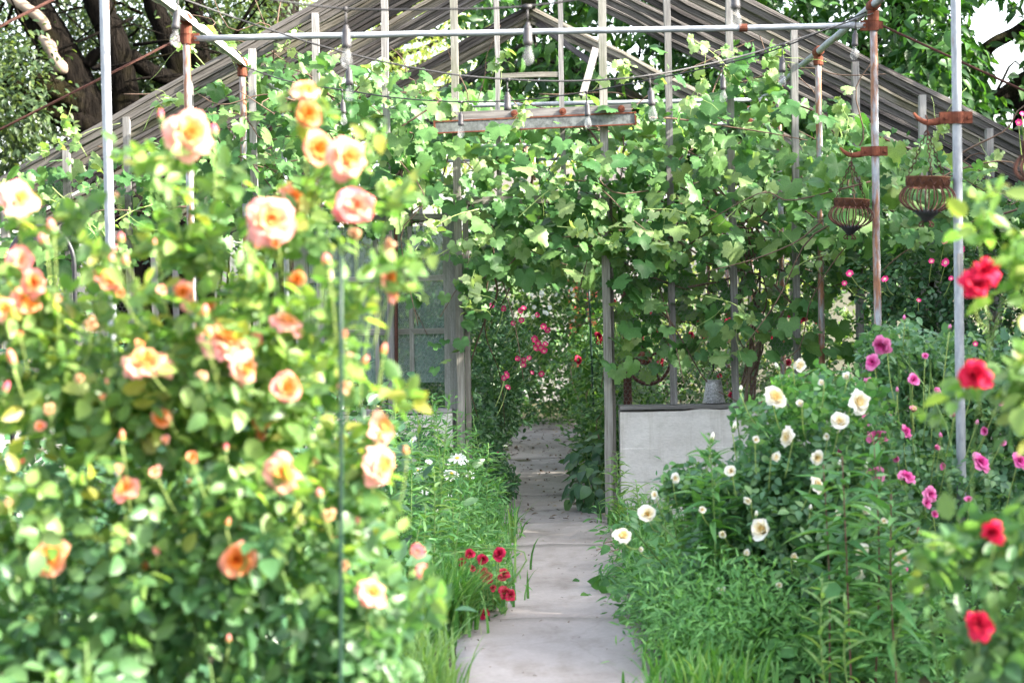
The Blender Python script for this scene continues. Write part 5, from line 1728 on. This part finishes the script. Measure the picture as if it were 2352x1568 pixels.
# grass: curved blades joined per clump, nobody could count them
def grass(label, pts, n, h, spread, mat, lean=(0, 0), wid=.007):
    V, Fs = [], []
    P_, F_, off = [], [], 0
    for _ in range(n):
        b = np.array(pts[rng.integers(0, len(pts))], float) + np.array([rng.normal(0, spread), rng.normal(0, spread), 0])
        b[2] = -.02
        a = rng.uniform(0, 6.28)
        d = np.array([math.cos(a), math.sin(a), 0]) * rng.uniform(.15, .75) + np.array([lean[0], lean[1], 0])
        L = h * rng.uniform(.55, 1.15)
        s = np.linspace(0, 1, 6)
        c = b + np.outer(s, [0, 0, L]) + np.outer(s ** 2, d * L) - np.outer(s ** 3, [0, 0, L * .45 * np.linalg.norm(d)])
        w = unit(np.cross(d + [1e-3, 0, 0], [0, 0, 1])) * wid
        ww = (1 - s ** 2) [:, None]
        P_.append(np.stack([c - w * ww, c + w * ww], 1).reshape(-1, 3))
        i = np.arange(5)[:, None] * 2
        F_.append(np.hstack([i, i + 1, i + 3, i + 2]) + off); off += 12
    o = link('grass', new_mesh('grass', np.vstack(P_), np.vstack(F_), True), M[mat])
    tag(o, label, 'grass', kind='stuff')


grass('arching green grass tuft at the left path edge', [gpt(1025, 1430, 8.9), gpt(1040, 1430, 8.75), gpt(1005, 1430, 8.6)], 420, .38, .04, 'grass', (.25, -.05))
grass('grass along the left path edge', [gpt(1070 + (y - 9.4) * 12, 1300, y) for y in np.arange(9.4, 12.6, .15)] + [gpt(1000, 1300, y) for y in np.arange(8.6, 12, .3)], 1500, .30, .10, 'grass')
grass('sunny grass at the bottom left of the path', [gpt(px, 1568, y) for px in (840, 900, 950, 990) for y in (7.0, 7.3, 7.7)], 600, .30, .05, 'weed_pale')
grass('long grass at the bottom right of the path', [gpt(px, 1568, y) for px in (1555, 1600, 1640, 1700) for y in (7.1, 7.4, 7.8)], 380, .24, .07, 'grass')
grass('strappy blades leaning over the right path edge', [gpt(px, 1400, y) for px, y in ((1500, 9.3), (1490, 9.8), (1480, 10.3), (1510, 9.0), (1475, 10.8))], 200, .42, .035, 'weed_dark', (-.12, -.1), .007)
grass('grassy weeds at the far foot of the knee wall', [gpt(px, 1190, 12.3 + rng.normal(0, .2)) for px in range(1420, 1560, 20)], 300, .25, .05, 'grass')


# ferny ground cover
def feather(label, ells, n, size, mat, shapes=THIN):
    pos, out = blob_points(ells, n, .3, max(10, n // 26), size * 1.3)
    pos[:, 2] = np.maximum(pos[:, 2], .01)
    d = unit(out + np.array([0, -.2, .5]) + jit(n, .7))
    o = merged('ground_cover', shapes, frames(pos, unit(np.array([0, -.4, .8]) + jit(n, .5)), d, size * rng.uniform(.6, 1.2, n)), M[mat], None)
    tag(o, label, 'ground cover', kind='stuff')


feather('shrubby undergrowth behind the apricot rose', [(gpt(520, 1300, 9.3) + [0, 0, .45], (.9, 1.4, .65), 1), (gpt(60, 1300, 9.5) + [0, 0, .45], (1.0, 1.4, .65), 1), (gpt(300, 1300, 11.8) + [0, 0, .5], (1.6, .7, .7), 1), (gpt(760, 1300, 12.0) + [0, 0, .4], (.7, .6, .55), .6), (gpt(300, 1300, 6.6) + [0, 0, .3], (.9, .8, .45), .8)], 9000, .10, 'rose_dark', SMALL)
weed('pale young leafy shoot at the bottom left corner', (P(200, 1568, 3.75)[0], 3.75, 0), .84, 40, .075, M['weed_pale'], lean=(.0, 0), rise=.8)
weed('shorter pale leafy shoot left of the corner shoot', (P(110, 1568, 3.8)[0], 3.8, 0), .78, 34, .065, M['weed_pale'], lean=(.0, 0), rise=.8)
feather('feathery bright green ground cover at lower right', [(gpt(1600, 1500, 7.9) + [0, 0, .16], (.26, .45, .22), 1), (gpt(1700, 1500, 7.9) + [0, 0, .18], (.30, .45, .26), 1), (gpt(1850, 1500, 8.0) + [0, 0, .14], (.4, .5, .24), 1), (gpt(2100, 1500, 7.7) + [0, 0, .1], (.5, .5, .25), .8), (gpt(1545, 1450, 8.7) + [0, 0, .08], (.14, .5, .14), .5)], 10000, .05, 'feather')
feather('low leafy growth filling the left bed', [(gpt(950, 1400, 9.5) + [0, 0, .15], (.35, 1.0, .25), 1), (gpt(1020, 1300, 10.8) + [0, 0, .2], (.30, 1.2, .32), 1), (gpt(900, 1300, 11.5) + [0, 0, .3], (.5, 1.0, .40), 1), (gpt(1060, 1250, 12.0) + [0, 0, .15], (.22, .6, .30), .6), (gpt(800, 1300, 9.5) + [0, 0, .2], (.6, 1.5, .45), 1), (gpt(980, 1200, 12.1) + [0, 0, .42], (.34, .45, .42), .8), (gpt(1095, 1300, 10.6) + [0, 0, .05], (.10, 1.6, .14), .5)], 11500, .055, 'weed', LANCE)
feather('low leafy growth under the right-hand roses', [(gpt(1560, 1400, 9.4) + [0, 0, .12], (.25, .8, .22), 1), (gpt(1475, 1300, 10.8) + [0, 0, .07], (.12, 1.2, .15), .8), (gpt(1520, 1300, 8.6) + [0, 0, .04], (.10, 1.0, .12), .5), (gpt(2000, 1400, 8.2) + [0, 0, .1], (.9, .6, .25), 1), (gpt(1640, 1300, 11.0) + [0, 0, .15], (.5, .9, .28), 1)], 3000, .06, 'weed_dark', LANCE)
feather('broad-leaved seedlings among the right-hand roses', [(gpt(1600, 1400, 8.9) + [0, 0, .12], (.28, .7, .22), 1), (gpt(1950, 1450, 7.9) + [0, 0, .08], (.6, .5, .22), 1), (gpt(1480, 1300, 10.2) + [0, 0, .05], (.09, 1.0, .12), .4)], 1100, .075, 'weed', BROAD)
feather('weeds lining the inner path', [((.62, 16.5, .2), (.26, 2.6, .32), 1), ((-.62, 17.5, .2), (.28, 2.6, .30), 1), ((.1, 22.8, .4), (1.0, .5, .6), 1), ((1.6, 16, .5), (1.1, 2.2, .6), 1), ((-1.8, 16, .5), (1.1, 2.5, .8), 1)], 8000, .08, 'inner', SMALL)

# leaf litter and twigs on the path
n = 1200
lx = rng.uniform(PX0, PX1, n); ly = np.concatenate([rng.uniform(12.7, 22.5, 800), rng.uniform(7.4, 12.8, 400)])
near_edge = rng.random(n) < np.where(ly > 12.7, .5, .82)
lx = np.where(near_edge, np.where(rng.random(n) < .5, PX0 + np.abs(rng.normal(0, .07, n)), PX1 - np.abs(rng.normal(0, .07, n))), lx)
sz = np.where(ly > 12.7, rng.uniform(.015, .055, n), rng.uniform(.008, .024, n))
o = merged('leaf_litter', SMALL, frames(np.stack([lx, ly, np.where(ly > 12.8, .006, .012)], 1), unit(np.array([0, 0, 1.0]) + jit(n, .25)), unit(jit(n, 1) * [1, 1, .1]), sz), M['litter'], None)
tag(o, 'dry leaf litter scattered over the path', 'leaf litter', kind='stuff')
for k, (a, b) in enumerate((((1385, 1238, 11.6), (1440, 1225, 11.6)), ((1370, 1250, 11.3), (1420, 1232, 11.4)), ((1400, 1262, 11.2), (1455, 1240, 11.3)))):
    p, q = P(*a), P(*b); p[2] = .015; q[2] = .022
    V, Fs = tube(spline([p, (p + q) / 2 + [0, .02, .006], q], 7), .004, 5)
    tag(link('dry_stick', new_mesh('dry_stick', V, Fs, True), M['twig']), ['pale dry stick at the right path edge, upper of three', 'pale dry stick at the right path edge, left of three', 'pale dry stick at the right path edge, lowest of three'][k], 'stick', 'dry sticks at the path edge')

# ================================================================== TREES
def crown(root, shapes, pos, out, size, mat, parts, key, down=.5):
    n = len(pos)
    leaves(root, shapes, key, frames(pos, unit(out * .4 + np.array([0, -.2, .7]) + jit(n, .45)), unit(out * .4 + np.array([0, 0, -down]) + jit(n, .6)), size * rng.uniform(.7, 1.2, n)), mat, parts, rest='crown', cell=20)


def limb(root, pts, r, mat, name='limb', n=10, rough=.10, seed=0, m=22):
    V, Fs = tube(spline([np.array(p, float) for p in pts], m), r, n, True, rough, seed)
    return link(name, new_mesh(name, V, Fs, True), mat, root)


def clumps(rects, n, nclump, spread):
    """leaf positions in clumps inside picture rectangles with depth: (x0,y0,x1,y1,Y0,Y1,weight)"""
    w = np.array([r[6] for r in rects], float); w /= w.sum()
    k = rng.choice(len(rects), nclump, p=w)
    R = np.array([r[:6] for r in rects], float)[k]
    u = rng.random((nclump, 3))
    c = Pn(R[:, 0] + (R[:, 2] - R[:, 0]) * u[:, 0], R[:, 1] + (R[:, 3] - R[:, 1]) * u[:, 1], R[:, 4] + (R[:, 5] - R[:, 4]) * u[:, 2])
    i = rng.integers(0, nclump, n)
    off = jit(n, 1) * spread
    return c[i] + off, unit(off + 1e-4)


# old willow at upper left
WY = 22.0
wb = gpt(260, 700, WY)
wt = empty('willow_tree', wb, 'old leaning willow with dark furrowed trunks at upper left', 'tree')
limb(wt, [P(330, 900, WY), P(285, 560, WY), P(232, 340, WY), P(190, 230, WY), P(130, 110, WY), P(70, 10, WY), P(10, -120, WY), P(-80, -330, WY)], [.36, .30, .24, .22, .20, .19, .15, .08], M['bark'], 'trunk', 20, .10, 1, 44)
limb(wt, [P(330, 900, WY + .3), P(305, 500, WY + .2), P(288, 260, WY + .1), P(270, 120, WY), P(225, 10, WY), P(180, -120, WY), P(120, -400, WY)], [.30, .24, .165, .155, .15, .13, .06], M['bark'], 'trunk', 18, .10, 2, 40)
limb(wt, [P(360, 880, WY + .7), P(400, 420, WY + .7), P(415, 200, WY + .6), P(385, 90, WY + .5), P(345, -30, WY + .5), P(330, -250, WY + .5)], [.26, .2, .13, .12, .11, .05], M['bark'], 'trunk', 16, .10, 3, 36)
limb(wt, [P(450, 880, WY + 1), P(460, 400, WY + 1), P(470, 200, WY + 1), P(448, 60, WY + 1), P(440, -200, WY + 1)], [.22, .16, .12, .11, .06], M['bark'], 'trunk', 14, .10, 4, 30)
limb(wt, [P(215, 300, WY - .1), P(150, 262, WY - .2), P(80, 235, WY - .3), P(30, 200, WY - .35), P(10, 160, WY - .4)], [.20, .17, .15, .10, .03], M['bark'], 'limb', 14, .16, 5)
limb(wt, [P(195, 245, WY - .15), P(130, 215, WY - .3), P(95, 190, WY - .35), P(80, 178, WY - .4)], [.17, .15, .13, .05], M['bark'], 'limb', 14, .2, 6)
limb(wt, [P(200, 150, WY), P(225, 122, WY), P(275, 120, WY)], [.07, .06, .08], M['bark'], 'limb', 10, .1, 7, 12)
limb(wt, [P(300, 130, WY), P(345, 165, WY + .2), P(400, 185, WY + .5)], [.10, .09, .10], M['bark'], 'limb', 10, .1, 8, 12)
limb(wt, [P(20, -10, WY - .2), P(55, 15, WY - .24), P(95, 45, WY - .24), P(110, 70, WY - .22)], [.07, .06, .06, .05], M['bark_bare'], 'dead_branch', 10, .06, 9, 16)
limb(wt, [P(92, 85, WY - .24), P(112, 105, WY - .26), P(122, 130, WY - .27), P(142, 158, WY - .25), P(145, 168, WY - .22)], [.03, .075, .06, .085, .03], M['bark_bare'], 'dead_branch', 10, .12, 10, 16)
pos, out = clumps([(-500, -300, 620, 30, 22.4, 26, 1.6), (-400, 30, 160, 330, 22.6, 25, .75), (180, 30, 640, 200, 23.2, 26, .8), (-300, 300, 120, 420, 22, 24, .25), (300, 150, 460, 280, 23.3, 25, .25), (-100, 100, 90, 340, 21, 21.8, .2)], 50000, 1500, .18)
crown(wt, SMALL, pos, out, .085, M['willow'], 0, 'willow')
for q in range(26):
    a = P(rng.uniform(-100, 600), rng.uniform(-60, 200), WY + rng.normal(0, .8))
    limb(wt, [a, a + [rng.normal(0, .4), rng.normal(0, .3), rng.normal(.0, .3)], a + [rng.normal(0, .9), rng.normal(0, .5), rng.normal(-.1, .6)]], [.022, .005], M['bark'], 'twig', 5, 0, q, 8)

# bare brown trunk behind the left roof slope
bt = empty('broad_trunk_tree', gpt(650, 700, 25), 'broad brown tree trunk rising behind the left roof slope', 'tree')
limb(bt, [P(640, 900, 25), P(635, 400, 25), P(630, 80, 25), P(632, -60, 25), P(625, -500, 25)], [.42, .36, .31, .30, .2], M['bark2'], 'trunk', 20, .07, 12, 40)
pos, out = clumps([(480, -500, 820, -40, 24, 27, 1), (460, 0, 600, 120, 24, 26, .12)], 3500, 120, .3)
crown(bt, THIN, pos, out, .12, M['willow'], 0, 'willow')

# pale sunlit tree behind the left half of the roof
pt = empty('pale_tree', gpt(880, 700, 33), 'pale sunlit tree beyond the greenhouse roof left of centre', 'tree')
limb(pt, [gpt(900, 700, 33) - [0, 0, .1], P(905, 300, 33), P(900, 80, 33), P(880, -200, 33)], [.25, .2, .14, .06], M['bark2'], 'trunk', 12, .08, 13)
for q in range(14):
    a = P(900 + rng.normal(0, 15), rng.uniform(-60, 330), 33)
    limb(pt, [a, a + [rng.normal(0, .8), rng.normal(0, .5), .5], a + [rng.normal(0, 1.8), rng.normal(0, .8), rng.uniform(.3, 1.4)]], [.05, .012], M['bark2'], 'limb', 6, 0, q, 8)
pos, out = clumps([(650, -300, 1120, 330, 30, 36, 1), (1000, 200, 1500, 430, 30, 34, .4)], 18000, 620, .28)
crown(pt, SMALL, pos, out, .11, M['light_tree'], 0, 'pale')

# big dark tree filling the upper right
BY = 20.5
big = empty('shade_tree', gpt(2080, 700, BY + .8), 'large dark leafy tree spreading over the right of the greenhouse', 'tree')
limb(big, [gpt(2150, 700, BY + .9) - [0, 0, .1], P(2130, 420, BY + .9), P(2095, 200, BY + .7), P(2062, 60, BY + .6), P(2045, -200, BY + .5)], [.22, .17, .12, .10, .05], M['bark2'], 'trunk', 14, .08, 14, 30)
limb(big, [P(2700, 60, BY + .5), P(2400, 170, BY + .5), P(2290, 235, BY + .5), P(2200, 250, BY + .6), P(2120, 330, BY + .8)], [.14, .13, .12, .11, .12], M['bark2'], 'limb', 12, .1, 15, 26)
limb(big, [P(2230, 245, BY + .5), P(2260, 120, BY + .4), P(2352, 60, BY + .4), P(2480, -60, BY + .3)], [.08, .07, .06, .03], M['bark2'], 'limb', 10, .08, 16)
limb(big, [P(2400, 190, BY), P(2350, 230, BY), P(2330, 330, BY + .1)], [.09, .08, .03], M['bark2'], 'limb', 10, .08, 17)
limb(big, [P(2085, 190, BY + .7), P(1900, 60, BY + .6), P(1700, 60, BY + .5), P(1500, 110, BY + .4)], [.07, .06, .045, .02], M['bark2'], 'limb', 8, .08, 18)
for q in range(30):
    a = P(rng.uniform(1150, 2300), rng.uniform(-60, 300), BY + rng.uniform(-.2, 1.2))
    limb(big, [a, a + [rng.normal(0, .4), rng.normal(0, .3), rng.normal(.0, .3)], a + [rng.normal(0, .9), rng.normal(0, .5), rng.normal(-.2, .5)]], [.016, .004], M['bark2'], 'twig', 5, 0, q, 8)
pos, out = clumps([(1090, -300, 1640, 240, 19.6, 23.4, 1.5), (1600, -300, 2240, 330, 18.8, 22.5, 1.9), (2050, 60, 2240, 500, 18.4, 20, .45), (2240, -320, 2900, -20, 19, 23, .8), (2330, 60, 2900, 420, 20, 23, .5), (1500, 200, 2300, 620, 19.2, 22.5, 1.2), (2280, 320, 2600, 620, 19, 21, .4), (2200, 100, 2330, 240, 19.5, 21, .10)], 27000, 1000, .19)
px_, py_, _ = proj(pos)
hole = (((px_ - 2270) / 44) ** 2 + ((py_ - 45) / 58) ** 2 < 1) | (((px_ - 2310) / 48) ** 2 + ((py_ - 130) / 40) ** 2 < 1) | (((px_ - 2300) / 40) ** 2 + ((py_ - 195) / 26) ** 2 < 1)
pos, out = pos[~hole], out[~hole]
crown(big, TREE, pos, out, .155, M['tree'], 300, 'tree', 1.0)

# mixed hedge of shrubs closing the garden behind the greenhouse
hx = [-15, -12.4, -10, -7.8, -5.9, -4.1, -2.4, -.8, 1.0, 2.8, 4.6, 6.5, 8.6, 11, 13.6, 16.5]
hl = ['far left end', 'second from the far left', 'third from the far left', 'behind the willow', 'left of the willow foot', 'behind the left vine', 'behind the left roof slope', 'left of the path axis', 'right of the path axis', 'behind the right knee wall', 'behind the right vine', 'behind the shade tree', 'right of the shade tree', 'third from the far right', 'second from the far right', 'far right end']
for k, x in enumerate(hx):
    y = 27.5 + rng.normal(0, .8)
    hh = (3.0 + rng.normal(0, .25) if x > -6.5 else 2.6) + (.9 if abs(x) < 3 else 0)
    root = empty('hedge_shrub', (x, y, 0), 'sunny green shrub of the background hedge, ' + hl[k], 'shrub', 'hedge shrubs behind the greenhouse')
    pos, out = blob_points([((x, y, hh * .5), (1.45, 1.0, hh * .52), 1)], 1500, .55, 160, .16)
    pos[:, 2] = np.maximum(pos[:, 2], .05)
    leaves(root, SMALL, 'hedge', frames(pos, unit(out * .6 + [0, -.1, .5] + jit(1500, .45)), unit(out * .4 + [0, 0, -.4] + jit(1500, .6)), .13 * rng.uniform(.7, 1.2, 1500)), M['hedge'] if k % 3 else M['light_tree'], 0, rest='crown')
    for q in range(4):
        limb(root, [(x + rng.normal(0, .2), y, -.05), (x + rng.normal(0, .4), y, hh * .4), (x + rng.normal(0, .7), y, hh * .8)], [.045, .012], M['bark2'], 'stem', 6, 0, q, 8)

# unseen trees added right of the frame to shade the path and right-hand bed
for k, (x, y, h) in enumerate(((8.6, -1.4, 5.6), (8.2, 2.0, 6.2), (8.3, 5.9, 6.2), (10.6, 5.4, 7.4), (8.0, 9.3, 6.9), (8.4, 12.7, 6.9), (8.8, 16.2, 6.2), (9.2, 19.4, 6.0))):
    root = empty('unseen_shade_tree', (x, y, 0), 'bushy boundary tree added unseen past the right edge, %s from the viewer' % ORD[k], 'tree', 'boundary trees added on the right')
    nb = 8000 if y > 4 else 2600          # the two nearest are thin-leaved and let dappled sun through
    pos, out = blob_points([((x, y, h * .52), (2.1, 2.3, h * .48), 1)], nb, .1, 700 if y > 4 else 150, .25)
    pos[:, 2] = np.maximum(pos[:, 2], .1)
    leaves(root, SMALL, 'shading', frames(pos, unit(out * .6 + [0, 0, .6] + jit(nb, .45)), unit(out * .4 + [0, 0, -.4] + jit(nb, .6)), .29 * rng.uniform(.7, 1.2, nb)), M['tree'], 0, rest='crown')
    limb(root, [(x, y, -.05), (x + .1, y, h * .4), (x, y + .1, h * .9)], [.16, .10, .03], M['bark2'], 'trunk', 10, .08, k, 14)
